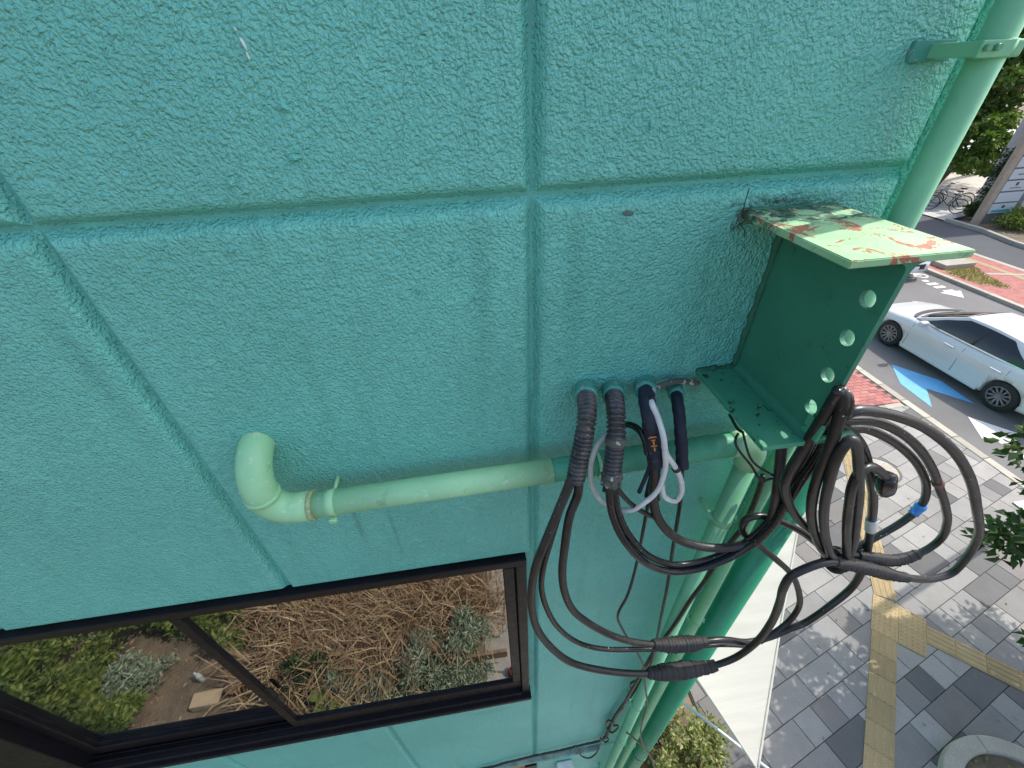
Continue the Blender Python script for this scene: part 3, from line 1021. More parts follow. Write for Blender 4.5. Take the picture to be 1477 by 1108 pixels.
tube('', pts, lambda i, t: 0.0250+0.0012*((i*0.0042/0.03) % 1.0)+wr2.uniform(-.0002, .0002), 28, V=V, F=F)
put('tape_wrap', mesh_py('tape_wrap', V, F, True), MAT['tape_green'], drain)
put('pipe_run', cyl('pipe_run', (0.226, PY, slope(0.226)), (0.2325, PY, slope(0.2325)), 0.0268, 32), LG, drain)
AX = 0.571
pe = bend((AX-0.040, PY, slope(AX-0.04)), (1, 0, 0), (0, 0, -1), 0.040, 10)
put('elbow', tube('elbow', [pe[0]+Vector((-0.02, 0, 0))]+pe+[pe[-1]+Vector((0, 0, -0.03))], 0.0272, 28), LG, drain)
put('downpipe', cyl('downpipe', (AX, PY, pe[-1].z), (AX, PY, -0.02), 0.0226, 32), MG, drain)
def clamp(parent, x, y, z, r, mat, horizontal=False):
    """saddle band round a pipe with a lug towards the wall and a screw"""
    V, F = [], []
    if horizontal:
        tube('', [Vector((x+d, y, z)) for d in (-0.009, -0.0088, 0.0088, 0.009)], lambda i, t: r+0.0012 if 0 < i < 3 else r-0.001, 24, V=V, F=F)
    else:
        tube('', [Vector((x, y, z+d)) for d in (-0.009, -0.0088, 0.0088, 0.009)], lambda i, t: r+0.002 if 0 < i < 3 else r-0.001, 24, V=V, F=F)
    c = put('clamp', mesh_py('clamp', V, F, True), mat, parent)
    if horizontal:
        put('lug', box_mesh('lug', (x-0.007, y-r-0.004, z-r-0.004), (x+0.007, y-r+0.008, z-r+0.006), 0.002), mat, c)
        put('stem', cyl('stem', (x, 0.01, z+0.002), (x, y+r, z+0.002), 0.004, 10), mat, c)
    else:
        put('lug', box_mesh('lug', (x+r-0.002, y-0.008, z-0.010), (x+r+0.011, y-0.001, z+0.010), 0.0015), mat, c)
        put('stem', cyl('stem', (x-r-0.004, 0.012, z+0.006), (x-r-0.004, y, z+0.006), 0.005, 10), mat, c)
        put('screw', cyl('screw', (x+r+0.005, y-0.013, z), (x+r+0.005, y+0.004, z), 0.0035, 8), MAT['bolt'], c)
clamp(drain, -0.292, PY, slope(-0.292), 0.0245, LG, True)
for z in (5.40, 4.0, 2.6, 1.2):
    clamp(drain, AX, PY, z, 0.0226, MG)
put('coupling', cyl('coupling', (AX, PY, 3.45), (AX, PY, 3.38), 0.0255, 32), MG, drain)

DX, DY, DR = 0.6575, -0.050, 0.0182
down = empty('downspout', (DX, DY, 0), 'slim light green downspout strapped to the building corner behind the beam', 'downspout')
put('pipe', cyl('pipe', (DX, DY, 9.0), (DX, DY, -0.02), DR, 32), MG, down)
br = put('strap', tube('strap', [Vector((DX, DY, z)) for z in (6.2915, 6.292, 6.3095, 6.310)], lambda i, t: DR+0.003 if 0 < i < 3 else DR, 28), MG, down)
put('strap_arm', box_mesh('strap_arm', (0.618, DY-DR-0.0032, 6.2925), (DX+0.004, DY-DR+0.0005, 6.309), 0.001), MG, br)
put('wall_plate', box_mesh('wall_plate', (0.597, -0.0065, 6.290), (0.655, -0.0005, 6.3125), 0.0012), MAT['socket'], br)
put('strap_arm', box_mesh('strap_arm', (0.620, DY-DR+0.001, 6.2935), (0.630, -0.006, 6.3085), 0.001), MG, br)
for k, x in enumerate((0.624, 0.637)):
    put('bolt', cyl('bolt', (x, DY-DR-0.0085, 6.302), (x, DY-DR-0.0025, 6.302), 0.0036, 6), MAT['bolt'], br)
put('lug', box_mesh('lug', (DX+DR, DY-0.012, 6.292), (DX+DR+0.012, DY+0.003, 6.309), 0.002), MG, br)
for z in (4.79, 3.2, 1.6):
    clamp(down, DX, DY, z, DR, MG)
CXX, CYY, CRR = 0.762, -0.040, 0.0415
big = empty('standpipe', (CXX, CYY, 0), 'thick deep green standpipe, rightmost of the pipes at the corner', 'pipe')
put('pipe', cyl('pipe', (CXX, CYY, 5.60), (CXX, CYY, -0.02), CRR, 40), MAT['deep_green'], big)
put('cap', tube('cap', [Vector((CXX, CYY, z)) for z in (5.56, 5.5605, 5.605, 5.613)], lambda i, t: (CRR, CRR+0.003, CRR+0.003, CRR-0.01)[i], 40), MAT['deep_green'], big)
for z in (2.9, 1.0):
    c_ = put('flange_ring', cyl('flange_ring', (CXX, CYY, z), (CXX, CYY, z+0.03), CRR+0.0022, 40), MAT['deep_green'], big)
    put('bracket_arm', box_mesh('bracket_arm', (0.69, CYY+0.01, z+0.004), (CXX-CRR+0.004, CYY+0.035, z+0.026), 0.002), MAT['deep_green'], c_)

# world coordinates (metres) along each cable, conduit and wire
ROUTES = {
    'conduit_a': [(0.2084, 0.0, 5.8126), (0.2008, -0.0329, 5.8227), (0.1954, -0.0552, 5.8254), (0.1908, -0.0757, 5.824), (0.1824, -0.099, 5.8123), (0.1769, -0.109, 5.7815), (0.169, -0.1192, 5.7466), (0.1623, -0.13, 5.7067)],
    'conduit_b': [(0.2639, 0.0, 5.8047), (0.2548, -0.0308, 5.8149), (0.2477, -0.0572, 5.8191), (0.2409, -0.0841, 5.8138), (0.2366, -0.1043, 5.7919), (0.2351, -0.1131, 5.7616), (0.232, -0.1227, 5.7276), (0.2301, -0.13, 5.7007)],
    'conduit_c': [(0.3274, 0.0, 5.8076), (0.3172, -0.0302, 5.8153), (0.3013, -0.0686, 5.8268), (0.2981, -0.0958, 5.8086), (0.3063, -0.1094, 5.7663), (0.3115, -0.1179, 5.7386), (0.3142, -0.125, 5.7145)],
    'conduit_d': [(0.391, 0.0, 5.7936), (0.3808, -0.0285, 5.7981), (0.3685, -0.0624, 5.7987), (0.3658, -0.0882, 5.7724), (0.3695, -0.1045, 5.7325), (0.3736, -0.12, 5.6899)],
    'c1': [(0.1574, -0.13, 5.7246), (0.1444, -0.1379, 5.6911), (0.1173, -0.1538, 5.6193), (0.0837, -0.1719, 5.522), (0.0722, -0.1798, 5.4481), (0.0708, -0.1862, 5.3774), (0.0803, -0.1931, 5.2921), (0.1129, -0.2009, 5.1931), (0.1689, -0.2098, 5.0953), (0.252, -0.2162, 5.0251), (0.3414, -0.2187, 4.9685), (0.4004, -0.2203, 4.9457), (0.489, -0.2228, 4.9351), (0.5758, -0.2252, 4.9303), (0.6341, -0.2272, 4.9685), (0.6645, -0.2295, 5.0685), (0.6646, -0.23, 5.1848), (0.6449, -0.23, 5.2942), (0.6243, -0.23, 5.3734), (0.6219, -0.23, 5.4244), (0.6428, -0.23, 5.4463), (0.6878, -0.2273, 5.456), (0.7411, -0.2245, 5.4333), (0.8589, -0.2192, 5.3611), (0.9785, -0.2145, 5.2856), (1.1065, -0.2093, 5.2272), (1.16, -0.2061, 5.2328), (1.1591, -0.2023, 5.3051), (1.1234, -0.2, 5.3999), (1.0318, -0.2, 5.5208), (0.928, -0.2, 5.6426), (0.827, -0.2, 5.7374), (0.7175, -0.2, 5.8139), (0.632, -0.2, 5.8544), (0.5702, -0.2, 5.8711), (0.5553, -0.2, 5.8665), (0.552, -0.2, 5.8542)],
    'c2': [(0.1667, -0.13, 5.7172), (0.1669, -0.1377, 5.6822), (0.1509, -0.1492, 5.6351), (0.1417, -0.162, 5.5615), (0.1381, -0.1705, 5.4664), (0.1458, -0.176, 5.3933), (0.169, -0.1817, 5.3138), (0.2156, -0.1881, 5.2407), (0.28, -0.1952, 5.1676), (0.3486, -0.1982, 5.1125), (0.4011, -0.2004, 5.0861), (0.4844, -0.2039, 5.0658), (0.5783, -0.208, 5.0653), (0.6762, -0.21, 5.0177), (0.7325, -0.21, 5.027), (0.7863, -0.21, 5.0677), (0.8122, -0.21, 5.0834), (0.853, -0.2071, 5.1624), (0.8884, -0.1984, 5.2245), (0.8881, -0.1922, 5.2909), (0.8626, -0.1853, 5.3786), (0.822, -0.181, 5.481), (0.7556, -0.1843, 5.6069), (0.6868, -0.1876, 5.7106), (0.6351, -0.19, 5.7769), (0.6048, -0.19, 5.8063), (0.5833, -0.19, 5.8223), (0.5653, -0.19, 5.8343)],
    'c3': [(0.151, -0.125, 5.7031), (0.1401, -0.1346, 5.6618), (0.1188, -0.1508, 5.5852), (0.0984, -0.1636, 5.4818), (0.0949, -0.1697, 5.421), (0.1053, -0.1766, 5.3446), (0.1346, -0.1809, 5.2426), (0.1898, -0.1827, 5.1386), (0.2571, -0.1845, 5.0767), (0.3429, -0.1866, 5.0421), (0.4187, -0.1884, 5.0201), (0.5276, -0.191, 4.9959), (0.6134, -0.193, 4.9801), (0.7134, -0.195, 4.9349)],
    'c4': [(0.2251, -0.13, 5.6978), (0.2277, -0.1364, 5.6675), (0.2338, -0.1451, 5.6233), (0.249, -0.1543, 5.5744), (0.2671, -0.1617, 5.5356), (0.3012, -0.1703, 5.4817), (0.344, -0.1718, 5.4338), (0.3934, -0.1734, 5.405), (0.4398, -0.175, 5.4032), (0.4805, -0.1767, 5.4176), (0.5168, -0.1784, 5.4441), (0.5504, -0.1805, 5.4919), (0.5655, -0.1825, 5.5529), (0.5655, -0.1845, 5.6251), (0.5642, -0.1866, 5.6925), (0.5655, -0.189, 5.7581), (0.5371, -0.2013, 5.8492), (0.5065, -0.216, 5.9203), (0.5066, -0.219, 5.93), (0.5148, -0.223, 5.9172), (0.5157, -0.23, 5.8947)],
    'c4b': [(0.2359, -0.13, 5.6956), (0.2392, -0.1353, 5.6638), (0.2478, -0.1427, 5.6168), (0.2639, -0.1497, 5.5709), (0.2828, -0.1554, 5.5339), (0.3158, -0.1603, 5.4821), (0.3555, -0.1611, 5.4398), (0.4008, -0.1619, 5.4113), (0.4447, -0.1627, 5.409), (0.4866, -0.1636, 5.4218), (0.5243, -0.1646, 5.4466), (0.5556, -0.1664, 5.4944), (0.5673, -0.1685, 5.5535), (0.5688, -0.1707, 5.6234), (0.5648, -0.1731, 5.6956), (0.5548, -0.181, 5.7704), (0.5161, -0.2054, 5.8676), (0.4963, -0.2169, 5.9224), (0.4927, -0.22, 5.9376)],
    'c5': [(0.3076, -0.125, 5.736), (0.3161, -0.1305, 5.684), (0.3183, -0.1351, 5.6383), (0.3356, -0.141, 5.5761), (0.368, -0.148, 5.5234), (0.4063, -0.1544, 5.488), (0.4647, -0.1637, 5.4664), (0.5151, -0.17, 5.466), (0.5602, -0.17, 5.4832), (0.5705, -0.17, 5.5334), (0.5582, -0.17, 5.6032), (0.5449, -0.169, 5.6554), (0.5446, -0.1571, 5.6889), (0.5436, -0.1423, 5.7291), (0.544, -0.13, 5.7611)],
    'c6': [(0.5, -0.215, 5.9179), (0.502, -0.2127, 5.8925), (0.504, -0.21, 5.8611), (0.5067, -0.2059, 5.8093), (0.5091, -0.2018, 5.7519), (0.5145, -0.1998, 5.7164), (0.5313, -0.1985, 5.6792), (0.5678, -0.1967, 5.6219), (0.6091, -0.1951, 5.5701), (0.6514, -0.1937, 5.5269), (0.7166, -0.1916, 5.4559), (0.7747, -0.19, 5.3958)],
    'c7': [(0.7978, -0.18, 5.3577), (0.7333, -0.175, 5.4191), (0.676, -0.1701, 5.4749), (0.6387, -0.1667, 5.5046), (0.5927, -0.1622, 5.5338), (0.5515, -0.1585, 5.5526), (0.528, -0.1561, 5.5452), (0.5308, -0.1541, 5.5073), (0.5532, -0.1524, 5.4709), (0.5967, -0.1504, 5.4239), (0.6522, -0.1634, 5.3696), (0.7087, -0.1757, 5.307), (0.7556, -0.1849, 5.2255), (0.7838, -0.1918, 5.1452), (0.7753, -0.1992, 5.0841), (0.744, -0.2069, 5.0458), (0.7006, -0.215, 5.0208)],
    's2': [(0.5592, -0.19, 5.8471), (0.5806, -0.1893, 5.8386), (0.6158, -0.1881, 5.8334), (0.6791, -0.1863, 5.8053), (0.7607, -0.1844, 5.7491), (0.843, -0.1825, 5.6732), (0.9109, -0.1811, 5.5982), (0.9748, -0.1803, 5.524), (1.0273, -0.1828, 5.4497), (1.053, -0.1851, 5.3833), (1.0422, -0.1871, 5.3483), (1.0047, -0.1898, 5.3263), (0.9604, -0.1919, 5.3253), (0.8865, -0.1946, 5.3582), (0.8103, -0.1974, 5.4014), (0.7458, -0.2, 5.4318)],
    's3': [(0.5796, -0.18, 5.8167), (0.6057, -0.1781, 5.8075), (0.6472, -0.1751, 5.7962), (0.7123, -0.1711, 5.7599), (0.7972, -0.1666, 5.698), (0.865, -0.1632, 5.6359), (0.9211, -0.1603, 5.5707), (0.946, -0.162, 5.5207), (0.9471, -0.164, 5.4886), (0.9262, -0.1674, 5.4517), (0.8897, -0.1713, 5.4205), (0.8542, -0.1748, 5.3955), (0.8253, -0.1774, 5.3785), (0.7908, -0.18, 5.3686)],
    's4': [(0.7482, -0.21, 5.4059), (0.7567, -0.2156, 5.4302), (0.7337, -0.2198, 5.4759), (0.6745, -0.2298, 5.5778), (0.6354, -0.23, 5.6658), (0.6124, -0.23, 5.7255), (0.6112, -0.2278, 5.7538), (0.6301, -0.2235, 5.7596), (0.664, -0.2194, 5.7382), (0.7034, -0.215, 5.7036)],
    's5': [(0.7267, -0.22, 5.4406), (0.6995, -0.2213, 5.472), (0.6391, -0.2251, 5.5657), (0.5905, -0.2295, 5.6593), (0.5549, -0.2346, 5.7481), (0.5351, -0.2376, 5.8124), (0.5355, -0.2366, 5.8412), (0.541, -0.2361, 5.8512), (0.5586, -0.2356, 5.8332), (0.5899, -0.2333, 5.7832), (0.645, -0.2273, 5.6894), (0.6863, -0.2228, 5.6092), (0.7434, -0.2172, 5.4925), (0.7616, -0.215, 5.4444)],
    's6': [(0.7622, -0.2, 5.3903), (0.7017, -0.2041, 5.4559), (0.6419, -0.209, 5.5404), (0.5921, -0.2145, 5.6259), (0.5633, -0.2175, 5.6944), (0.5453, -0.2203, 5.7538), (0.5276, -0.2246, 5.8305), (0.5119, -0.225, 5.8936), (0.505, -0.2214, 5.9248), (0.4979, -0.215, 5.9354)],
    'w1': [(0.3095, -0.12, 5.7003), (0.3205, -0.12, 5.6142), (0.3271, -0.12, 5.504), (0.3343, -0.12, 5.3343), (0.3329, -0.12, 5.2085), (0.3206, -0.12, 5.0995), (0.3507, -0.12, 4.9922), (0.4094, -0.12, 4.8401), (0.4622, -0.123, 4.6774), (0.491, -0.1254, 4.5281), (0.5442, -0.1291, 4.2524), (0.56, -0.132, 4.0239), (0.5945, -0.1344, 3.7743), (0.6527, -0.1361, 3.5552), (0.7418, -0.1383, 3.2558), (0.8112, -0.14, 2.9602)],
    'w2': [(0.3754, -0.115, 5.6898), (0.3958, -0.1135, 5.5895), (0.4095, -0.1122, 5.4878), (0.4233, -0.1109, 5.3797), (0.4494, -0.1082, 5.1881), (0.4714, -0.1051, 4.9898), (0.4888, -0.1032, 4.8374), (0.5039, -0.1015, 4.6873), (0.5141, -0.1, 4.5463)],
    'w3': [(0.5988, -0.085, 5.5826), (0.607, -0.085, 5.5269), (0.6131, -0.085, 5.4595), (0.614, -0.085, 5.3813), (0.6034, -0.085, 5.333), (0.5831, -0.085, 5.1657), (0.5647, -0.085, 5.0405), (0.5511, -0.085, 4.8953), (0.5297, -0.085, 4.7584), (0.5142, -0.085, 4.6551), (0.5023, -0.085, 4.4788), (0.4835, -0.085, 4.2279), (0.4807, -0.085, 4.0694)],
    'w4': [(0.275, -0.06, 5.7633), (0.2799, -0.0696, 5.7695), (0.2846, -0.0799, 5.773), (0.2898, -0.0963, 5.7737), (0.2947, -0.1052, 5.7607), (0.2988, -0.115, 5.7361)],
    'w5': [(0.2393, -0.135, 5.6853), (0.2465, -0.1356, 5.6686), (0.2716, -0.1372, 5.6299), (0.3013, -0.1387, 5.5968), (0.3292, -0.14, 5.5739)],
    'w6': [(0.4813, -0.1, 5.7426), (0.4691, -0.1098, 5.7346), (0.4808, -0.1277, 5.7143), (0.496, -0.1418, 5.6978), (0.5134, -0.1494, 5.6695), (0.5268, -0.1538, 5.6558), (0.5261, -0.1561, 5.6677), (0.5349, -0.16, 5.6741)],
    'w7': [(0.4883, -0.1, 5.7479), (0.4878, -0.1124, 5.7373), (0.4877, -0.1303, 5.7224), (0.4946, -0.1433, 5.7065), (0.5122, -0.1511, 5.6946), (0.5327, -0.16, 5.6834)],
    'w8': [(0.5108, -0.03, 5.724), (0.5054, -0.0567, 5.7248), (0.5004, -0.0752, 5.7259), (0.4992, -0.09, 5.7334)],
    'w9': [(0.5414, -0.1, 3.7535), (0.5878, -0.108, 3.6575), (0.6285, -0.1145, 3.5747), (0.675, -0.1217, 3.4638), (0.7331, -0.1305, 3.2947), (0.7887, -0.14, 3.0587)],
    'white': [(0.3408, -0.025, 5.8128), (0.3235, -0.042, 5.8235), (0.3121, -0.0605, 5.8283), (0.3004, -0.0919, 5.8335), (0.3069, -0.1075, 5.8158), (0.3122, -0.1287, 5.7908), (0.3204, -0.1356, 5.7555), (0.3419, -0.1364, 5.7218), (0.3643, -0.1373, 5.6783), (0.3738, -0.138, 5.6406), (0.3679, -0.1386, 5.6149), (0.3517, -0.139, 5.6233), (0.3365, -0.1394, 5.642), (0.3275, -0.14, 5.6732)],
    'white2': [(0.3154, -0.138, 5.7659), (0.3237, -0.1396, 5.727), (0.3242, -0.1409, 5.6946), (0.3209, -0.1421, 5.6671), (0.3107, -0.1432, 5.6461), (0.2962, -0.1443, 5.6317), (0.2795, -0.1394, 5.6083), (0.2587, -0.1271, 5.5973), (0.228, -0.1091, 5.607), (0.2114, -0.0992, 5.6349), (0.2031, -0.0967, 5.675), (0.2035, -0.0931, 5.7157), (0.2127, -0.0883, 5.7476), (0.2291, -0.0842, 5.7655), (0.2485, -0.08, 5.779)],
    'sleeve': [(0.3104, -0.045, 5.8228), (0.3335, -0.0351, 5.8216), (0.3548, -0.0287, 5.8235), (0.3818, -0.0216, 5.821), (0.4108, -0.0175, 5.8123), (0.4295, -0.015, 5.8045)],
    'ledgewire': [(-0.2027, -0.015, 3.1641), (-0.1333, -0.015, 3.1647), (-0.069, -0.015, 3.1981), (0.0077, -0.015, 3.207), (0.0915, -0.015, 3.2241), (0.1754, -0.015, 3.2277), (0.2596, -0.015, 3.2313), (0.3295, -0.015, 3.2456), (0.3993, -0.015, 3.2598), (0.4765, -0.015, 3.2688), (0.5102, -0.015, 3.3194)],
    'ledgewire2': [(0.3369, -0.02, 3.2771), (0.3598, -0.0256, 3.1701), (0.3952, -0.0322, 3.0518), (0.433, -0.0378, 3.0228), (0.4666, -0.0358, 3.0724), (0.483, -0.0277, 3.1965), (0.4786, -0.02, 3.3393)],
    'twist': [(0.5059, -0.02, 3.3449), (0.5063, -0.0209, 3.465), (0.5074, -0.0221, 3.5993), (0.5116, -0.0233, 3.7225), (0.522, -0.0246, 3.8344), (0.5353, -0.0261, 3.9554), (0.5468, -0.0272, 4.0355), (0.5513, -0.028, 4.0989), (0.5533, -0.0292, 4.1913), (0.5546, -0.03, 4.25)],
    'twistloop': [(0.514, -0.025, 3.5327), (0.4929, -0.0262, 3.5405), (0.4747, -0.0279, 3.6436), (0.4813, -0.0292, 3.6955), (0.501, -0.0304, 3.658), (0.5028, -0.0321, 3.5805), (0.4916, -0.0337, 3.5296), (0.5228, -0.0354, 3.4834), (0.5429, -0.0377, 3.5575), (0.5312, -0.0388, 3.6223), (0.5105, -0.04, 3.6301)],
    'twistloop2': [(0.5488, -0.025, 4.0667), (0.5322, -0.0259, 4.1318), (0.5304, -0.0267, 4.1873), (0.5471, -0.0276, 4.2007), (0.5621, -0.0283, 4.1548), (0.5579, -0.0293, 4.1073), (0.547, -0.03, 4.0845)],
    'twistloop3': [(0.4941, -0.025, 3.3754), (0.4873, -0.0261, 3.3369), (0.5119, -0.0276, 3.2651), (0.5255, -0.0288, 3.2989), (0.5097, -0.03, 3.3756)],
}

# ---------------------------------------------------------------- conduits out of the wall
def at_len(path, s0, s1):
    """slice of a resampled path between two fractions of its length"""
    L = [0.0]
    for i in range(1, len(path)):
        L.append(L[-1]+(path[i]-path[i-1]).length)
    T = L[-1]
    return [p for p, l in zip(path, L) if s0*T <= l <= s1*T]

cr = random.Random(31)
def socket(parent, path, r):
    """painted sleeve where the conduit leaves the wall"""
    p0, p1 = path[0]+Vector((0, 0.01, 0)), path[0]
    seg = at_len(path, 0.0, 0.21)
    return put('wall_socket', tube('wall_socket', [p0]+seg, lambda i, t: r*(1.22+0.05*math.sin(9*t)) if t < 0.94 else r*1.02, 22,
               wob=lambda i, k: 1+0.03*math.sin(k*2.1+i)), MAT['socket'], parent)

for key, lab in (('conduit_a', 'ribbed grey-black conduit with two cables, leftmost stub out of the wall'),
                 ('conduit_b', 'ribbed grey-black conduit with a ragged taped end, second stub from the left')):
    path = smooth_path(ROUTES[key], 0.0007)
    e = empty('corrugated_conduit', path[0], lab, 'conduit', 'conduits leaving the wall beside the beam')
    socket(e, path, 0.0165)
    body = at_len(path, 0.11, 1.0)
    L = [0.0]
    for i in range(1, len(body)):
        L.append(L[-1]+(body[i]-body[i-1]).length)
    pitch_ = 0.0084
    put('ribbed_hose', tube('ribbed_hose', body, lambda i, t: 0.0130+0.0042*(0.5-0.5*math.cos(2*math.pi*L[i]/pitch_))**0.6, 22), MAT['corr'], e)
    if key == 'conduit_b':
        mid = at_len(path, 0.60, 0.66)
        put('tape_band', tube('tape_band', mid, 0.0181, 22), MAT['speckled'], e)
        end = at_len(path, 0.93, 1.0)
        put('frayed_end', tube('frayed_end', end+[end[-1]+(end[-1]-end[-4]).normalized()*0.012], lambda i, t: 0.0176+0.0015*cr.random(), 16, wob=lambda i, k: 1+0.14*math.sin(k*3.7+i*0.3)), MAT['speckled'], e)
        put('frayed_tape', tube('frayed_tape', [end[-1], end[-1]+(end[-1]-end[-4]).normalized()*0.028], lambda i, t: 0.0165-0.003*t, 14, wob=lambda i, k: 1+0.25*math.sin(k*2.9+i)), MAT['tape'], e)

for key, lab, r_ in (('conduit_c', 'dark navy sleeve with orange print hanging under the white cable', 0.0142),
                     ('conduit_d', 'narrow dark navy sleeve, nearest stub to the green beam', 0.0108)):
    path = smooth_path(ROUTES[key], 0.003)
    e = empty('fabric_sleeve', path[0], lab, 'sleeve', 'conduits leaving the wall beside the beam')
    socket(e, path, r_*1.12)
    body = at_len(path, 0.14, 1.0)
    put('sleeve', tube('sleeve', body, lambda i, t: r_*(1+0.04*math.sin(i*0.9)+0.10*max(0, t-0.5)), 18, wob=lambda i, k: 1+0.05*math.sin(k*1.7+i*0.35)), MAT['navy'], e)
    if key == 'conduit_c':
        # printed orange strokes on the camera-facing side
        c0 = at_len(path, 0.66, 0.80)
        for q, (f_, w, h_) in enumerate(((0.1, 0.011, 0.0018), (0.30, 0.007, 0.0018), (0.50, 0.0025, 0.008), (0.72, 0.010, 0.0018), (0.9, 0.0025, 0.007))):
            pc = c0[min(len(c0)-1, int(f_*len(c0)))]
            view = (Vector((0, -0.6, 6.3))-pc).normalized()
            tdir = (c0[-1]-c0[0]).normalized()
            nrm_ = (view-tdir*view.dot(tdir)).normalized()
            M_ = Matrix.Translation(pc+nrm_*(r_*1.085)) @ Matrix((tdir.cross(nrm_), tdir, nrm_)).transposed().to_4x4()
            put('orange_mark', box_mesh('orange_mark', (-w/2, -h_/2, -0.001), (w/2, h_/2, 0.0006), 0, 1, M_), MAT['orange_print'], e)

# ---------------------------------------------------------------- cables
def cable(key, r, mat, label, name='power_cable', cat='cable', group='cables tangled at the beam', seg=14, step=0.006):
    path = smooth_path(ROUTES[key], step)
    o = put(name, tube(name, path, lambda i, t: r*(1+0.012*math.sin(i*0.37)+0.015*math.sin(i*0.061)), seg), mat)
    tag(o, label, cat, group)
    return o, path

def splice(o, path, s0, s1, r0, r1, mat, ridges=True):
    """wound cloth tape, fat in the middle"""
    seg_ = at_len(path, s0, s1)
    P = smooth_path(seg_[::3]+[seg_[-1]], 0.0016)
    rr = random.Random(int(s0*1000)+len(P))
    ph = [rr.uniform(0, 6.28) for _ in range(8)]
    def rad(i, t):
        k = math.sin(math.pi*t)
        lump = 0.35*math.sin(7*t+ph[0])+0.22*math.sin(15*t+ph[1])+0.12*math.sin(41*t+ph[2])
        base = r0+(r1-r0)*(max(0, k)**0.7)*(0.85+0.3*lump)
        tape = 0.0009*((i*0.0016/0.010+0.3*math.sin(i*0.05+ph[4])) % 1.0)+0.0009*math.sin(i*0.83+ph[5])*math.sin(i*0.21+ph[6])
        return base+tape
    return put('tape_wrap', tube('tape_wrap', P, rad, 18, wob=lambda i, k: 1+0.05*math.sin(k*1.9+i*0.11+ph[3])+0.035*math.sin(3*k+i*0.31)), mat, o)

RB, RBR, RS, TP = MAT['rubber'], MAT['rubber_brown'], MAT['rubber_shiny'], MAT['tape']
RR = 0.0087
o, p_ = cable('c1', RR, RBR, 'heavy black cable in the lowest sag, ending in the outermost loop')
splice(o, p_, 0.289, 0.357, RR+0.002, RR+0.0150, TP)
splice(o, p_, 0.548, 0.655, RR+0.0015, RR+0.0065, TP)
o, p_ = cable('c2', RR*0.97, RBR, 'heavy black cable sagging just above the lowest one, taped midway')
splice(o, p_, 0.355, 0.433, RR+0.002, RR+0.0125, TP)
tagp = at_len(p_, 0.778, 0.806)
put('white_tag', tube('white_tag', tagp, RR+0.0022, 14), MAT['white_plastic'], o)
cable('c3', 0.0064, RS, 'glossy flat black cable tucked behind the two lowest sags')
cable('c4', 0.0076, RS, 'glossy black cable from the second conduit, lower of its pair')
cable('c4b', 0.0072, RS, 'glossy black cable from the second conduit, upper of its pair')
o, p_ = cable('c5', RR*1.05, RBR, 'faded brownish cable from the printed navy sleeve in the highest sag')
cable('c6', RR*0.92, RB, 'black cable bowing left from the beam end and into the bundle tie')
cable('c7', 0.0072, RB, 'black cable with a small loop in front of the downspout')
o, p_ = cable('s2', RR*0.9, RBR, 'black cable forming the middle of the three big right-hand loops')
splice(o, p_, 0.715, 0.93, RR+0.0012, RR+0.0055, TP)
q = at_len(p_, 0.385, 0.402)
put('rust_band', tube('rust_band', q, RR+0.0012, 14), simple('rusty_band', (0.22, 0.10, 0.07), 0.7, 0.3, 80), o)
o, p_ = cable('s3', RR*0.88, RBR, 'black cable with blue tape forming the innermost right-hand loop')
q = at_len(p_, 0.684, 0.738)
bt = put('blue_tape', tube('blue_tape', q, lambda i, t: RR+0.0014+0.001*math.sin(i*1.3), 14), MAT['blue_tape'], o)
put('tape_tail', box_mesh('tape_tail', (-0.010, -0.004, -0.0005), (0.004, 0.009, 0.0005), 0, 1, Matrix.Translation(q[len(q)//2]+Vector((-0.018, -0.004, 0.006))) @ Matrix.Rotation(0.7, 4, 'X') @ Matrix.Rotation(0.5, 4, 'Y')), MAT['blue_tape'], bt)
o, p_ = cable('s4', RR*0.9, RB, 'arched black cable ending in a loose rubber boot')
# open-mouthed boot on the loose end
d_ = (p_[-1]-p_[-4]).normalized()
d_ = (d_+Vector((0, 0, -0.9))).normalized()
V, F = [], []
bp = [p_[-1]+d_*t_ for t_ in (-0.012, -0.004, 0.006, 0.02, 0.038, 0.050, 0.056)]
tube('', bp, lambda i, t: (0.0098, 0.0140, 0.0155, 0.0155, 0.0142, 0.011, 0.005)[i], 16, V=V, F=F, wob=lambda i, k: 1+0.08*math.sin(k*1.3+i))
put('rubber_boot', mesh_py('rubber_boot', V, F, True), MAT['rubber_shiny'], o)
cable('s5', RR*0.9, RBR, 'tall narrow arch of black cable standing above the bundle tie')
cable('s6', RR*0.98, RB, 'thick black cable hooked over the beam end and dropping to the tie')
# tie holding the bundle
tieP = [Vector(ROUTES['s6'][0])+Vector((0.0, 0.0, 0.0))]
tc = Vector(ROUTES['s6'][0])
ring = [tc+Vector((0.006*math.sin(a), 0.024*math.cos(a)+0.002, 0.021*math.sin(a)+0.002)) for a in [2*math.pi*k/18 for k in range(19)]]
V, F = [], []
tube('', ring, 0.006, 8, V=V, F=F)
tube('', [p+Vector((0.012, 0, 0.002)) for p in ring], 0.005, 8, V=V, F=F)
tag(put('cable_tie', mesh_py('cable_tie', V, F, True), TP), 'black tape tie binding the cable bundle at its crossing', 'cable tie')

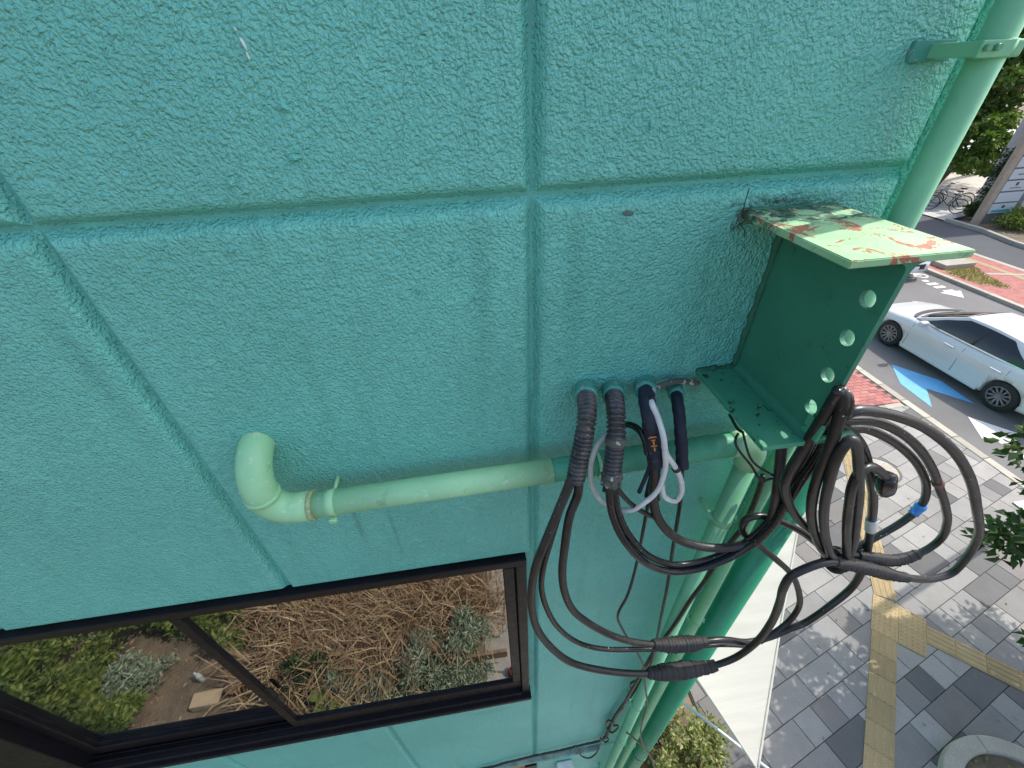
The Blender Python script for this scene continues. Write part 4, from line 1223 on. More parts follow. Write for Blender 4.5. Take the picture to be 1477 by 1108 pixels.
W = 0.0036
wires = (('w1', W, 'thin black wire with a kink wandering down the bare wall'), ('w2', 0.0042, 'straight thin black wire from the narrow sleeve'),
         ('w3', 0.0062, 'black cable running down between the two light green pipes'), ('w4', 0.0062, 'short black tail behind the printed sleeve'),
         ('w5', 0.0048, 'short black wire slanting from the ragged conduit'), ('w6', 0.0024, 'thin wire looped round the pipe elbow under the beam'),
         ('w7', 0.0022, 'thin wire crossing the loop beneath the beam flange'), ('w8', 0.003, 'thin grey wire dropping beside the beam bottom flange'),
         ('w9', 0.004, 'black wire crossing the pipes near the ground bushes'))
for key, r_, lab in wires:
    cable(key, r_, RS if key in ('w4',) else RB, lab, 'thin_wire', 'wire', 'thin wires on the wall', 8, 0.008)
wc = cable('white', 0.0052, MAT['white_plastic'], 'white cable running down the navy sleeve into a drop-shaped loop', 'white_cable', 'cable', 'white cables', 10, 0.004)
wc2 = cable('white2', 0.0050, MAT['white_plastic'], 'white cable sagging behind the ribbed conduits', 'white_cable', 'cable', 'white cables', 10, 0.004)
for f_ in (0.16, 0.55):
    q = at_len(wc[1], f_, f_+0.03)
    put('black_tie', tube('black_tie', q, 0.0074, 10), RS, wc[0])
cable('sleeve', 0.0058, MAT['speckled'], 'paint-speckled grey tube from the navy sleeve to the beam', 'speckled_tube', 'tube', 'thin wires on the wall', 10, 0.004)
# loose black tails hanging out of the printed sleeve
e0 = Vector(ROUTES['conduit_c'][-1])
tails = ('leftmost loose black wire end in the tuft under the printed sleeve', 'middle loose black wire end in the tuft under the printed sleeve', 'rightmost loose black wire end in the tuft under the printed sleeve')
for k in range(3):
    a = e0+Vector((-0.006+0.006*k, cr.uniform(-0.004, 0.006), 0.01))
    b = a+Vector((-0.016+0.018*k, cr.uniform(-0.012, 0.008), -cr.uniform(0.07, 0.12)))
    tag(put('loose_tail', tube('loose_tail', smooth_path([a, a.lerp(b, 0.5)+Vector((cr.uniform(-.006, .006), 0, 0)), b], 0.01), 0.0040, 8), MAT['navy']),
        tails[k], 'wire', 'loose wire tuft')

# twisted wires along the ledge
def twisted(key, r, label):
    path = smooth_path(ROUTES[key], 0.006)
    V, F = [], []
    for ph in (0.0, math.pi):
        tw_ = [p+Vector((0.8*r*math.cos(i*0.55+ph), -0.6*r, 0.8*r*math.sin(i*0.55+ph))) for i, p in enumerate(path)]
        tube('', tw_, r, 7, V=V, F=F)
    tag(put('twisted_wire', mesh_py('twisted_wire', V, F, True), RB), label, 'wire', 'twisted wires at the floor line')
twisted('ledgewire', 0.0055, 'twisted dark wires lying along the wall ledge')
twisted('twist', 0.0060, 'twisted dark wires climbing beside the left pipe')
for key, lab in (('ledgewire2', 'pair of thin wires drooping below the ledge'), ('twistloop', 'knotted wire coils where ledge wires turn up'),
                 ('twistloop2', 'small open wire loop at the top of the twisted wires'), ('twistloop3', 'tiny curl of wire at the end of the ledge')):
    cable(key, 0.0042, RB, lab, 'thin_wire', 'wire', 'twisted wires at the floor line', 8, 0.006)

# ---------------------------------------------------------------- foliage helpers
def leaf_cloud(name, centres, dirs, sizes, width=0.45, fold=0.25, seed=1):
    """one folded rhombic leaf (two triangles) per centre"""
    r = np.random.default_rng(seed)
    c = np.asarray(centres, float)
    d = np.asarray(dirs, float)
    n = len(c)
    d /= np.linalg.norm(d, axis=1)[:, None]
    s = np.asarray(sizes, float)[:, None]
    rv = r.normal(size=(n, 3))
    side = np.cross(d, rv)
    side /= np.linalg.norm(side, axis=1)[:, None]+1e-9
    nr = np.cross(side, d)
    base = c-d*s*0.5
    tip = c+d*s*0.5-nr*s*0.12
    L = c+side*s*width*0.5+nr*s*fold*0.3-d*s*0.05
    Rr = c-side*s*width*0.5+nr*s*fold*0.3-d*s*0.05
    v = np.stack([base, Rr, tip, L], 1).reshape(-1, 3)
    idx = np.arange(n)[:, None]*4
    f = np.concatenate([idx+[0, 1, 2], idx+[0, 2, 3]], 1).reshape(-1, 3)
    me = bpy.data.meshes.new(name)
    me.vertices.add(len(v))
    me.vertices.foreach_set('co', v.ravel())
    me.loops.add(len(f)*3)
    me.loops.foreach_set('vertex_index', f.ravel().astype(np.int32))
    me.polygons.add(len(f))
    me.polygons.foreach_set('loop_start', np.arange(len(f), dtype=np.int32)*3)
    me.polygons.foreach_set('loop_total', np.full(len(f), 3, dtype=np.int32))
    me.update(calc_edges=True)
    me.validate()
    return me

def clumps(n_clumps, n_leaves, cen, rad, clump_r, seed, shell=0.55, keep=None, droop=0.2):
    """leaf positions in clumps spread through an ellipsoid, denser near its skin"""
    r = np.random.default_rng(seed)
    u = r.normal(size=(n_clumps*3, 3))
    u /= np.linalg.norm(u, axis=1)[:, None]
    q = shell+(1-shell)*r.random((n_clumps*3, 1))
    lump = 1+0.18*np.sin(3.1*u[:, :1]+seed)+0.14*np.sin(4.7*u[:, 1:2]+2*seed)
    cc = np.asarray(cen)+u*q*lump*np.asarray(rad)
    if keep is not None:
        cc = cc[[keep(p) for p in cc]]
    cc = cc[:n_clumps]
    k = r.integers(0, len(cc), n_leaves)
    off = r.normal(size=(n_leaves, 3))
    off *= (clump_r*r.random((n_leaves, 1))**0.5)/np.linalg.norm(off, axis=1)[:, None]
    off[:, 2] *= 0.65
    P = cc[k]+off
    D = off/np.linalg.norm(off, axis=1)[:, None]+r.normal(size=(n_leaves, 3))*0.5
    D[:, 2] -= droop
    return P, D, cc

MAT['bark'] = simple('grey_bark', (0.12, 0.095, 0.07), 0.95, 0.35, 14, 0.8, 40, 0.01)
G_STREET = leaf_mat('street_tree_leaves', [(0.0, (0.028, 0.055, 0.012)), (0.6, (0.048, 0.092, 0.018)), (1.0, (0.075, 0.13, 0.028))], 0.2)
G_FAR = leaf_mat('broadleaf_leaves', [(0.0, (0.035, 0.075, 0.015)), (0.7, (0.075, 0.135, 0.025)), (1.0, (0.13, 0.20, 0.04))], 0.3)
G_LIME = leaf_mat('lime_leaves', [(0.0, (0.09, 0.16, 0.03)), (0.7, (0.16, 0.25, 0.05)), (1.0, (0.24, 0.31, 0.08))], 0.35)  # lighter lime leaf tones, varied at random per leaf
G_DARK = leaf_mat('dark_ivy', [(0.0, (0.03, 0.055, 0.015)), (1.0, (0.07, 0.11, 0.03))], 0.25)
G_BUSH = leaf_mat('yellowish_bush_leaves', [(0.0, (0.14, 0.16, 0.05)), (0.5, (0.26, 0.29, 0.09)), (0.8, (0.36, 0.36, 0.16)), (1.0, (0.20, 0.13, 0.07))], 0.3)
G_SILVER = leaf_mat('silver_leaves', [(0.0, (0.19, 0.25, 0.16)), (0.6, (0.31, 0.37, 0.26)), (1.0, (0.42, 0.46, 0.34))], 0.25)
G_GARDEN = leaf_mat('garden_leaves', [(0.0, (0.08, 0.13, 0.025)), (0.6, (0.18, 0.24, 0.055)), (1.0, (0.31, 0.33, 0.09))], 0.3)
G_STRAW = leaf_mat('dry_straw', [(0.0, (0.17, 0.10, 0.055)), (0.5, (0.33, 0.21, 0.11)), (0.85, (0.48, 0.35, 0.20)), (1.0, (0.56, 0.46, 0.28))], 0.15)

def limbs(parent, base, top, r0, targets, seed, mat):
    """tapered trunk with limbs reaching towards clump centres"""
    r = random.Random(seed)
    base, top = Vector(base), Vector(top)
    V, F = [], []
    mid = base.lerp(top, 0.5)+Vector((r.uniform(-.06, .06), r.uniform(-.06, .06), 0))
    path = smooth_path([base, mid, top], 0.15)
    tube('', path, lambda i, t: r0*(1.15-0.55*t), 12, V=V, F=F)
    for tg in targets:
        tg = Vector(tg)
        s = path[int(len(path)*r.uniform(0.55, 0.98))-1]
        mid_ = s.lerp(tg, 0.5)+Vector((r.uniform(-.1, .1), r.uniform(-.1, .1), 0.12))
        bp = smooth_path([s, mid_, tg], 0.15)
        rb = r0*r.uniform(0.25, 0.42)
        tube('', bp, lambda i, t: rb*(1-0.8*t)+0.004, 7, V=V, F=F)
    put('trunk', mesh_py('trunk', V, F, True), mat, parent)

# ---------------------------------------------------------------- street tree in its round stone ring
TX, TY = 5.10, -0.76
ringc = Vector((TX, TY))
tree = empty('street_tree', (TX, TY, 0), 'leafy street tree at the right edge standing in a round stone ring', 'tree')
P, D, cc = clumps(360, 38000, (6.90, 0.28, 2.74), (2.15, 1.6, 1.32), 0.33, 5, 0.12, None)
put('crown', leaf_cloud('crown', P, D, rng.uniform(0.08, 0.14, len(P)), 0.6, 0.3, 5), G_STREET, tree)
limbs(tree, (TX, TY, -0.05), (TX+0.9, TY+0.7, 2.9), 0.085, cc[::5], 5, MAT['bark'])
planter = empty('tree_ring', (TX, TY, 0), 'round stone kerb ring with bare soil around the street tree', 'planter')
nseg = 6
for s_ in range(nseg):
    V, F = [], []
    a0, a1 = 2*math.pi*s_/nseg+0.006+0.4, 2*math.pi*(s_+1)/nseg-0.006+0.4
    n = 12
    for k in range(n+1):
        a = a0+(a1-a0)*k/n
        for rr_, zz in ((0.62, -0.02), (0.62, 0.105), (0.635, 0.12), (0.765, 0.12), (0.78, 0.105), (0.78, -0.02)):
            V.append((TX+rr_*math.cos(a), TY+rr_*math.sin(a), zz))
    for k in range(n):
        for q in range(5):
            F.append((6*k+q, 6*k+q+1, 6*k+7+q, 6*k+6+q))
    F.append((0, 5, 4, 3, 2, 1)[::-1])
    F.append(tuple(6*n+q for q in (0, 1, 2, 3, 4, 5)))
    put('ring_stone', mesh_py('ring_stone', V, F), MAT['kerb'], planter)
V, F = [], []
for k in range(32):
    a = 2*math.pi*k/32
    V.append((TX+0.62*math.cos(a), TY+0.62*math.sin(a), 0.06))
put('soil', mesh_py('soil', V, [tuple(range(32))]), MAT['earth'], planter)
wl = random.Random(77)
lp, ld = [], []
for k in range(150):
    a, q = wl.uniform(0, 6.28), 0.6*wl.random()**0.5
    lp.append((TX+q*math.cos(a), TY+q*math.sin(a), 0.085))
    ld.append((wl.uniform(-1, 1), wl.uniform(-1, 1), 0.5))
wd_ = put('weeds', leaf_cloud('weeds', lp, ld, [wl.uniform(0.04, 0.09) for _ in lp], 0.5, 0.3, 3), G_GARDEN, planter)
wd_['kind'] = 'stuff'
# fallen leaves on the pavement, scattered under the tree
lp, ld = [], []
for k in range(45):
    lp.append((wl.uniform(2.9, 7.5), wl.uniform(-0.6, 3.2), 0.008))
    ld.append((wl.uniform(-1, 1), wl.uniform(-1, 1), 0.08))
fl = put('fallen_leaves', leaf_cloud('fallen_leaves', lp, ld, [wl.uniform(0.03, 0.065) for _ in lp], 0.5, 0.2, 8), G_BUSH)
tag(fl, 'few small fallen leaves scattered over the grey paving', 'leaves')
fl['kind'] = 'stuff'

# ---------------------------------------------------------------- lamp post just outside the frame (its shadow crosses the paving)
lpst = empty('street_lamp', (9.25, 2.45, 0), 'grey street lamp post standing beside the kerb', 'street lamp')
steel = simple('galvanised_steel', (0.42, 0.43, 0.43), 0.45, 0.12, 8, metal=0.6)
put('post', cyl('post', (9.25, 2.45, -0.02), (9.25, 2.45, 6.2), 0.10, 20, 0.06), steel, lpst)
put('base_plate', box_mesh('base_plate', (9.05, 2.25, 0.0), (9.45, 2.65, 0.03), 0.006), steel, lpst)
put('arm', tube('arm', smooth_path([(9.25, 2.45, 6.15), (9.5, 2.45, 6.5), (10.4, 2.45, 6.65)], 0.1), 0.035, 10), steel, lpst)
put('lamp_head', box_mesh('lamp_head', (10.3, 2.33, 6.6), (10.95, 2.57, 6.72), 0.04, 3), steel, lpst)

# ---------------------------------------------------------------- cars
def smoothstep(a, b, x):
    t_ = max(0.0, min(1.0, (x-a)/(b-a)))
    return t_*t_*(3-2*t_)
def interp(x, pts):
    for (x0, y0), (x1, y1) in zip(pts, pts[1:]):
        if x <= x1:
            t_ = (x-x0)/(x1-x0)
            t_ = max(0, min(1, t_))
            t_ = t_*t_*(3-2*t_)*0.5+t_*0.5
            return y0+(y1-y0)*t_
    return pts[-1][1]

def wheel_mesh_tyre(r, w):
    prof = [(r*0.66, -w/2), (r*0.93, -w/2), (r*0.985, -w*0.40), (r, -w*0.2), (r, w*0.2), (r*0.985, w*0.40), (r*0.93, w/2), (r*0.66, w/2)]
    V, F = [], []
    n = 40
    for k in range(n):
        a = 2*math.pi*k/n
        for q, x in prof:
            V.append((x, q*math.cos(a), q*math.sin(a)))
    L = len(prof)
    for k in range(n):
        for q in range(L-1):
            F.append((k*L+q, k*L+q+1, ((k+1) % n)*L+q+1, ((k+1) % n)*L+q))
    return mesh_py('tyre', V, F, True)

def rim_mesh(r, w):
    V, F = [], []
    n = 40
    prof = [(r*0.67, w*0.5), (r*0.62, w*0.5), (r*0.60, w*0.2), (r*0.58, -w*0.3)]
    for k in range(n):
        a = 2*math.pi*k/n
        for q, x in prof:
            V.append((x, q*math.cos(a), q*math.sin(a)))
    L = len(prof)
    for k in range(n):
        for q in range(L-1):
            F.append((k*L+q, k*L+q+1, ((k+1) % n)*L+q+1, ((k+1) % n)*L+q))
    for s_ in range(11):
        a = 2*math.pi*s_/11
        for dd in (-0.045, 0.045):
            b = len(V)
            for rad_, wd, x in ((r*0.10, 0.012, w*0.36), (r*0.62, 0.009, w*0.44)):
                for sg in (-1, 1):
                    aa = a+dd*(0.5 if rad_ < r*0.3 else 1.6)
                    V.append((x, rad_*math.cos(aa)-sg*wd*math.sin(aa), rad_*math.sin(aa)+sg*wd*math.cos(aa)))
                    V.append((x-0.03, rad_*math.cos(aa)-sg*wd*math.sin(aa), rad_*math.sin(aa)+sg*wd*math.cos(aa)))
            F += [(b, b+2, b+6, b+4), (b, b+4, b+5, b+1), (b+2, b+3, b+7, b+6)]
    b = len(V)
    for k in range(16):
        a = 2*math.pi*k/16
        V.append((w*0.40, r*0.13*math.cos(a), r*0.13*math.sin(a)))
    F.append(tuple(range(b, b+16)))
    return mesh_py('rim', V, F)

def car_paint(name, colr):
    ma, t, p = new_mat(name)
    p.inputs['Base Color'].default_value = (*colr, 1)
    p.inputs['Roughness'].default_value = 0.32
    p.inputs['Metallic'].default_value = 0.0
    p.inputs['Coat Weight'].default_value = 0.8
    p.inputs['Coat Roughness'].default_value = 0.04
    return ma
ma, t, p = new_mat('car_glass')
p.inputs['Base Color'].default_value = (0.012, 0.013, 0.013, 1)
p.inputs['Roughness'].default_value = 0.03
p.inputs['IOR'].default_value = 1.6
CARGLASS = ma
BLACKP = simple('black_trim', (0.012, 0.012, 0.013), 0.45, 0.2, 40)
TYRE = simple('tyre_rubber', (0.022, 0.022, 0.022), 0.85, 0.2, 60)
ALLOY = simple('alloy_rim', (0.32, 0.32, 0.33), 0.35, 0.1, 30, metal=0.8)
CHROME = simple('chrome_trim', (0.75, 0.75, 0.76), 0.15, 0.05, 30, metal=0.9)
LAMP = simple('headlight_lens', (0.55, 0.57, 0.58), 0.12, 0.1, 30)
PLATE = simple('licence_plate', (0.7, 0.7, 0.68), 0.5, 0.05, 30)

def build_car(x, y, heading, paint, label, far=False):
    """sedan, local frame: nose towards +y, ground z = 0"""
    root = empty('parked_car' if False else 'sedan_car', (x, y, -0.10), label, 'car')
    root.rotation_euler = (0, 0, heading)
    Lh = 2.42
    hood = [(-2.42, 0.80), (-2.30, 0.93), (-1.95, 1.00), (-1.55, 1.015), (-0.5, 0.985), (0.9, 0.965), (1.15, 0.945), (1.75, 0.865), (2.15, 0.78), (2.33, 0.68), (2.42, 0.55)]
    wid = [(-2.42, 0.66), (-2.3, 0.78), (-1.9, 0.88), (-1.2, 0.905), (0.5, 0.905), (1.4, 0.90), (1.9, 0.86), (2.25, 0.74), (2.42, 0.56)]
    low = [(-2.42, 0.42), (-2.2, 0.27), (-1.7, 0.20), (1.8, 0.19), (2.2, 0.22), (2.42, 0.32)]
    NS, V, F = 70, [], []
    secn = 0
    for i in range(NS+1):
        yy = -Lh+2*Lh*i/NS
        w, zh, zl = interp(yy, wid), interp(yy, hood), interp(yy, low)
        H = zh-zl
        sec = [(0.0, zl), (w*0.80, zl), (w*0.955, zl+0.03), (w*0.985, zl+0.12*H), (w*0.965, zl+0.20*H), (w*0.975, zl+0.38*H), (w*1.0, zl+0.62*H), (w*0.992, zl+0.74*H), (w*0.975, zl+0.80*H), (w*0.945, zl+0.90*H), (w*0.88, zl+0.965*H), (w*0.76, zh), (w*0.5, zh+0.018), (0.0, zh+0.028)]
        full = sec+[(-a, b) for a, b in reversed(sec[1:-1])]
        secn = len(full)
        for a, b in full:
            V.append((a, yy, b))
    for i in range(NS):
        for k in range(secn):
            k2 = (k+1) % secn
            F.append((i*secn+k, (i+1)*secn+k, (i+1)*secn+k2, i*secn+k2))
    F.append(tuple(range(secn)))
    F.append(tuple(NS*secn+k for k in reversed(range(secn))))
    me = mesh_py('body', V, F, True)
    bm = bmesh.new()
    bm.from_mesh(me)
    bmesh.ops.recalc_face_normals(bm, faces=bm.faces)
    bm.to_mesh(me)
    bm.free()
    body = put('body', me, paint, root, world_verts=False)
    WB = (1.42, -1.36)
    if not far:
        cm = join_meshes('cut', [cyl('a', (s_*0.62, wy, 0.335), (s_*1.2, wy, 0.335), 0.375, 40) for s_ in (-1, 1) for wy in WB])
        cut = bpy.data.objects.new('cut', cm)
        col.objects.link(cut)
        cut.matrix_world = Matrix.Identity(4)
        bpy.context.view_layer.update()
        cut.matrix_world = body.matrix_world
        md = body.modifiers.new('arch', 'BOOLEAN')
        md.object = cut
        md.operation = 'DIFFERENCE'
        md.solver = 'EXACT'
        dg = bpy.context.evaluated_depsgraph_get()
        nm = bpy.data.meshes.new_from_object(body.evaluated_get(dg))
        body.modifiers.clear()
        body.data = nm
        bpy.data.objects.remove(cut)
    # cabin: ruled patches between belt line and roof rail
    def side(u, v, sx, push=0.0):
        yb = interp(u, [(0, 1.10), (1, -1.78)]) if False else 1.10+(-1.78-1.10)*u
        yr = 0.20+(-1.02-0.20)*u
        xb = 0.80-0.05*smoothstep(0.6, 1.0, u)-0.06*smoothstep(0.25, 0.0, u)
        xr = 0.57-0.02*u
        zb = 0.955+0.03*u
        zr = 1.425+0.035*math.sin(math.pi*u)-0.02*u
        bow = 0.035*math.sin(math.pi*v)
        return (sx*(xb+(xr-xb)*v+bow+push), yb+(yr-yb)*v, zb+(zr-zb)*v+push*0.3)
    def patch(name, fn, nu, nv, mat, par, flip=False):
        V, F = [], []
        for i in range(nu+1):
            for j in range(nv+1):
                V.append(fn(i/nu, j/nv))
        for i in range(nu):
            for j in range(nv):
                q = (i*(nv+1)+j, (i+1)*(nv+1)+j, (i+1)*(nv+1)+j+1, i*(nv+1)+j+1)
                F.append(q[::-1] if flip else q)
        return put(name, mesh_py(name, V, F, True), mat, par, world_verts=False)
    for sx in (-1, 1):
        patch('cabin_side', lambda u, v: side(u, v, sx), 24, 10, paint, root, sx < 0)
        for (ua, ub, va_, vb_) in ((0.055, 0.475, 0.07, 0.90), (0.495, 0.905, 0.08, 0.90)):
            def wfn(u, v):
                uu = ua+(ub-ua)*u
                top = vb_
                # round the ends of the glass
                if ua < 0.1:
                    top = vb_*min(1.0, 0.25+uu*6.5)
                if ub > 0.8:
                    top = vb_*min(1.0, 0.15+(0.93-uu)*7.0)
                return side(uu, va_+(max(top, va_+0.02)-va_)*v, sx, 0.006)
            patch('side_window', wfn, 18, 8, CARGLASS, root, sx < 0)
        patch('door_pillar', lambda u, v: side(0.472+0.026*u, 0.07+0.83*v, sx, 0.0075), 3, 8, BLACKP, root, sx < 0)
        patch('belt_trim', lambda u, v: side(0.04+0.90*u, 0.035+0.03*v, sx, 0.008), 20, 1, CHROME, root, sx < 0)
    def roof(u, v):
        a, b = Vector(side(u, 1.0, -1)), Vector(side(u, 1.0, 1))
        q = a.lerp(b, v)
        q.z += 0.03*math.sin(math.pi*v)**0.7
        return q
    patch('roof', roof, 20, 16, paint, root, True)
    def screen(u0, push, m0):
        def fn(v, t_):
            a = Vector(side(u0, m0+(1-2*m0)*t_ if False else t_, -1))
            b = Vector(side(u0, t_, 1))
            q = a.lerp(b, v)
            q.y += (1 if u0 < 0.5 else -1)*(0.16*(1-t_*0.75)*math.sin(math.pi*v)**0.8)
            q.z += 0.03*math.sin(math.pi*v)*t_+push
            return q
        return fn
    for nm, u0 in (('windscreen', 0.0), ('rear_window', 1.0)):
        fn = screen(u0, 0.0, 0)
        patch(nm+'_surround', fn, 16, 8, paint, root, u0 < 0.5)
        fg = screen(u0, 0.006, 0)
        patch(nm, lambda v, t_: fg(0.05+0.90*v, 0.05+0.88*t_), 16, 8, CARGLASS, root, u0 < 0.5)
    # cowl strip and wiper
    patch('cowl', lambda v, t_: Vector((-0.70+1.40*v, 1.13+0.10*t_+0.17*math.sin(math.pi*v)**0.8, 0.972+0.005*math.sin(math.pi*v))), 14, 2, BLACKP, root, True)
    for sx in (-1, 1):
        mo = put('wing_mirror', box_mesh('wing_mirror', (-0.11, -0.07, -0.065), (0.11, 0.06, 0.065), 0.045, 4, Matrix.Translation((sx*0.985, 0.72, 1.02))), paint, root, world_verts=False)
        put('mirror_stalk', box_mesh('mirror_stalk', (sx*0.88-0.04, 0.70, 0.955), (sx*0.88+0.04, 0.76, 0.985), 0.01), BLACKP, mo, world_verts=False)
        for yh in (0.02, -1.02):
            put('door_handle', box_mesh('door_handle', (sx*0.90-0.02, yh-0.12, 0.80), (sx*0.90+0.025, yh+0.12, 0.832), 0.012, 2), CHROME, root, world_verts=False)
        # door gaps as thin dark inlays following the body side
        for yd in (0.98, -0.28, -1.22):
            pts = []
            for zf in (0.12, 0.3, 0.5, 0.7, 0.82, 0.9):
                w, zh, zl = interp(yd, wid), interp(yd, hood), interp(yd, low)
                k = {0.12: 0.985, 0.3: 0.971, 0.5: 0.988, 0.7: 0.995, 0.82: 0.97, 0.9: 0.945}[zf]
                pts.append(Vector((sx*(w*k+0.0005), yd-(0.10*(0.9-zf) if yd < -1 else 0.0)+(0.30*max(0, 0.5-zf) if yd < -1 else 0), zl+zf*(zh-zl))))
            put('door_gap', tube('door_gap', smooth_path(pts, 0.05), 0.004, 6), BLACKP, root, world_verts=False)
        put('sill_trim', box_mesh('sill_trim', (sx*0.885-0.022, -0.95, 0.20), (sx*0.885+0.022, 1.02, 0.29), 0.02, 2), paint, root, world_verts=False)
        put('headlight', box_mesh('headlight', (-0.14, -0.16, -0.055), (0.14, 0.12, 0.055), 0.04, 3, Matrix.Translation((sx*0.60, 2.20, 0.665)) @ Matrix.Rotation(-sx*0.5, 4, 'Z')), LAMP, root, world_verts=False)
        put('tail_lamp', box_mesh('tail_lamp', (-0.18, -0.06, -0.07), (0.18, 0.10, 0.07), 0.03, 3, Matrix.Translation((sx*0.62, -2.30, 0.83)) @ Matrix.Rotation(sx*0.35, 4, 'Z')), simple('tail_red', (0.35, 0.02, 0.02), 0.2), root, world_verts=False)
    put('grille', box_mesh('grille', (-0.42, 2.28, 0.40), (0.42, 2.425, 0.60), 0.03, 3), BLACKP, root, world_verts=False)
    put('licence_plate', box_mesh('licence_plate', (-0.165, 2.42, 0.36), (0.165, 2.445, 0.525), 0.004), PLATE, root, world_verts=False)
    tyre, rim = wheel_mesh_tyre(0.335, 0.215), rim_mesh(0.335, 0.215)
    tyre.materials.append(TYRE)
    rim.materials.append(ALLOY)
    for sx in (-1, 1):
        for wy in WB:
            w_ = bpy.data.objects.new('wheel', tyre)
            w_.location = (sx*0.785, wy, 0.335)
            w_.rotation_euler = (0, 0, 0 if sx > 0 else math.pi)
            link(w_, root)
            q = bpy.data.objects.new('rim', rim)
            link(q, w_)
            put('hub_shadow', cyl('hub_shadow', (0.02, 0, 0), (0.025, 0, 0), 0.2, 24), BLACKP, w_, world_verts=False)
    return root
build_car(12.24, 6.29, 0.0, car_paint('pearl_white_paint', (0.60, 0.60, 0.59)), 'white sedan parked on the near side of the road')
build_car(15.5, 13.55, math.pi, car_paint('silver_paint', (0.55, 0.56, 0.58)), 'silver car mostly hidden behind the steel beam', True)

# ---------------------------------------------------------------- far side: sign wall, bikes, trees
conc = simple('board_concrete', (0.48, 0.44, 0.40), 0.9, 0.18, 2.5, 0.5, 40, 0.004)
sign = empty('tenant_sign', (23.55, 15.76, 0), 'tan pillar sign with a column of white name plates across the road', 'sign')
tan = simple('tan_stone', (0.38, 0.30, 0.22), 0.85, 0.12, 6)
put('pillar', box_mesh('pillar', (23.36, 15.70, -0.1), (23.68, 15.9, 5.2), 0.015), tan, sign)
put('backing', box_mesh('backing', (23.685, 15.80, -0.1), (25.4, 15.95, 5.2), 0.01), simple('sign_backing', (0.17, 0.165, 0.165), 0.7, 0.15, 6), sign)
plates = simple('sign_plate', (0.52, 0.55, 0.58), 0.35, 0.06, 4)
ink = simple('sign_ink', (0.04, 0.04, 0.05), 0.6)
teal = simple('sign_teal', (0.05, 0.36, 0.33), 0.5)
for k in range(8):
    z0 = 0.40+0.47*k
    pl = put('name_plate', box_mesh('name_plate', (23.80, 15.755, z0), (25.05, 15.79, z0+0.40), 0.004), plates, sign)
    if k == 0:
        put('print', box_mesh('print', (23.95, 15.749, z0+0.05), (24.9, 15.7535, z0+0.15)), teal, pl)
        put('print', box_mesh('print', (24.35, 15.749, z0+0.22), (24.5, 15.7535, z0+0.33)), ink, pl)
    elif k == 2:
        put('print', box_mesh('print', (24.35, 15.749, z0+0.20), (24.47, 15.7535, z0+0.34)), ink, pl)
        put('print', box_mesh('print', (24.15, 15.749, z0+0.10), (24.7, 15.7535, z0+0.13)), ink, pl)
    elif k > 2:
        put('print', box_mesh('print', (24.15, 15.749, z0+0.17), (24.72, 15.7535, z0+0.21)), ink, pl)
bw = empty('concrete_building', (30, 20, 0), 'grey concrete building behind the tenant sign', 'building')
put('wall', box_mesh('wall', (25.5, 17.4, -0.1), (60, 17.8, 14), 0.02), conc, bw)
for k in range(9):
    put('wall_seam', box_mesh('wall_seam', (25.49, 17.385, 1.5*k+0.75), (60, 17.3985, 1.5*k+0.78)), simple('seam', (0.18, 0.17, 0.16), 0.9), bw)

def bush(name, cen, rad, n, size, mat, label, cat='bush', group=None, seed=1, nclump=30, clump_r=None, width=0.5):
    e = empty(name, (cen[0], cen[1], 0), label, cat, group)
    P, D, cc = clumps(nclump, n, cen, rad, clump_r or max(rad)*0.35, seed, 0.3, None, -0.2)
    P[:, 2] = np.maximum(P[:, 2], 0.01)
    r = np.random.default_rng(seed)
    put('foliage', leaf_cloud('foliage', P, D, r.uniform(size*0.7, size*1.3, len(P)), width, 0.3, seed), mat, e)
    V, F = [], []
    rr = random.Random(seed)
    for c_ in cc[::4]:
        b = Vector((cen[0]+rr.uniform(-.1, .1), cen[1]+rr.uniform(-.1, .1), -0.02))
        c_ = Vector(c_)
        tube('', smooth_path([b, b.lerp(c_, 0.5)+Vector((rr.uniform(-.05, .05), rr.uniform(-.05, .05), 0.03)), c_], 0.1), lambda i, t: 0.012*(1-0.7*t), 5, V=V, F=F)
    put('stems', mesh_py('stems', V, F, True), MAT['bark'], e)
    return e

def far_tree(x, y, h, cen, rad, n, size, mat, label, seed, nclump=120):
    e = empty('broadleaf_tree', (x, y, 0), label, 'tree', 'trees across the road')
    P, D, cc = clumps(nclump, n, cen, rad, max(rad)*0.22, seed, 0.35)
    r = np.random.default_rng(seed)
    put('crown', leaf_cloud('crown', P, D, r.uniform(size*0.7, size*1.35, len(P)), 0.6, 0.3, seed), mat, e)
    limbs(e, (x, y, -0.1), (cen[0], cen[1], cen[2]), 0.2, cc[::9], seed, MAT['bark'])
far_tree(29.0, 23.5, 7, (27.2, 22.8, 4.2), (3.4, 3.0, 3.0), 9000, 0.28, G_FAR, 'dark broadleaf tree behind the downspout across the road', 41)
far_tree(34.0, 24.5, 9, (31.0, 23.4, 7.6), (4.0, 3.4, 3.2), 9000, 0.30, G_FAR, 'tall dark tree above the concrete building', 42)
far_tree(26.4, 21.0, 4, (26.2, 19.6, 2.5), (1.7, 1.3, 1.5), 7000, 0.17, G_LIME, 'lime-green small tree above the bicycles', 43, 60)
far_tree(40.0, 33.0, 10, (38.0, 33.0, 6.0), (6.0, 5.0, 5.0), 8000, 0.4, G_FAR, 'farthest dark tree beyond the bicycles', 44)
far_tree(30.0, 30.0, 8, (29.0, 30.0, 4.0), (6.0, 5.0, 4.0), 8000, 0.36, G_FAR, 'dense dark tree farthest left across the road', 45)
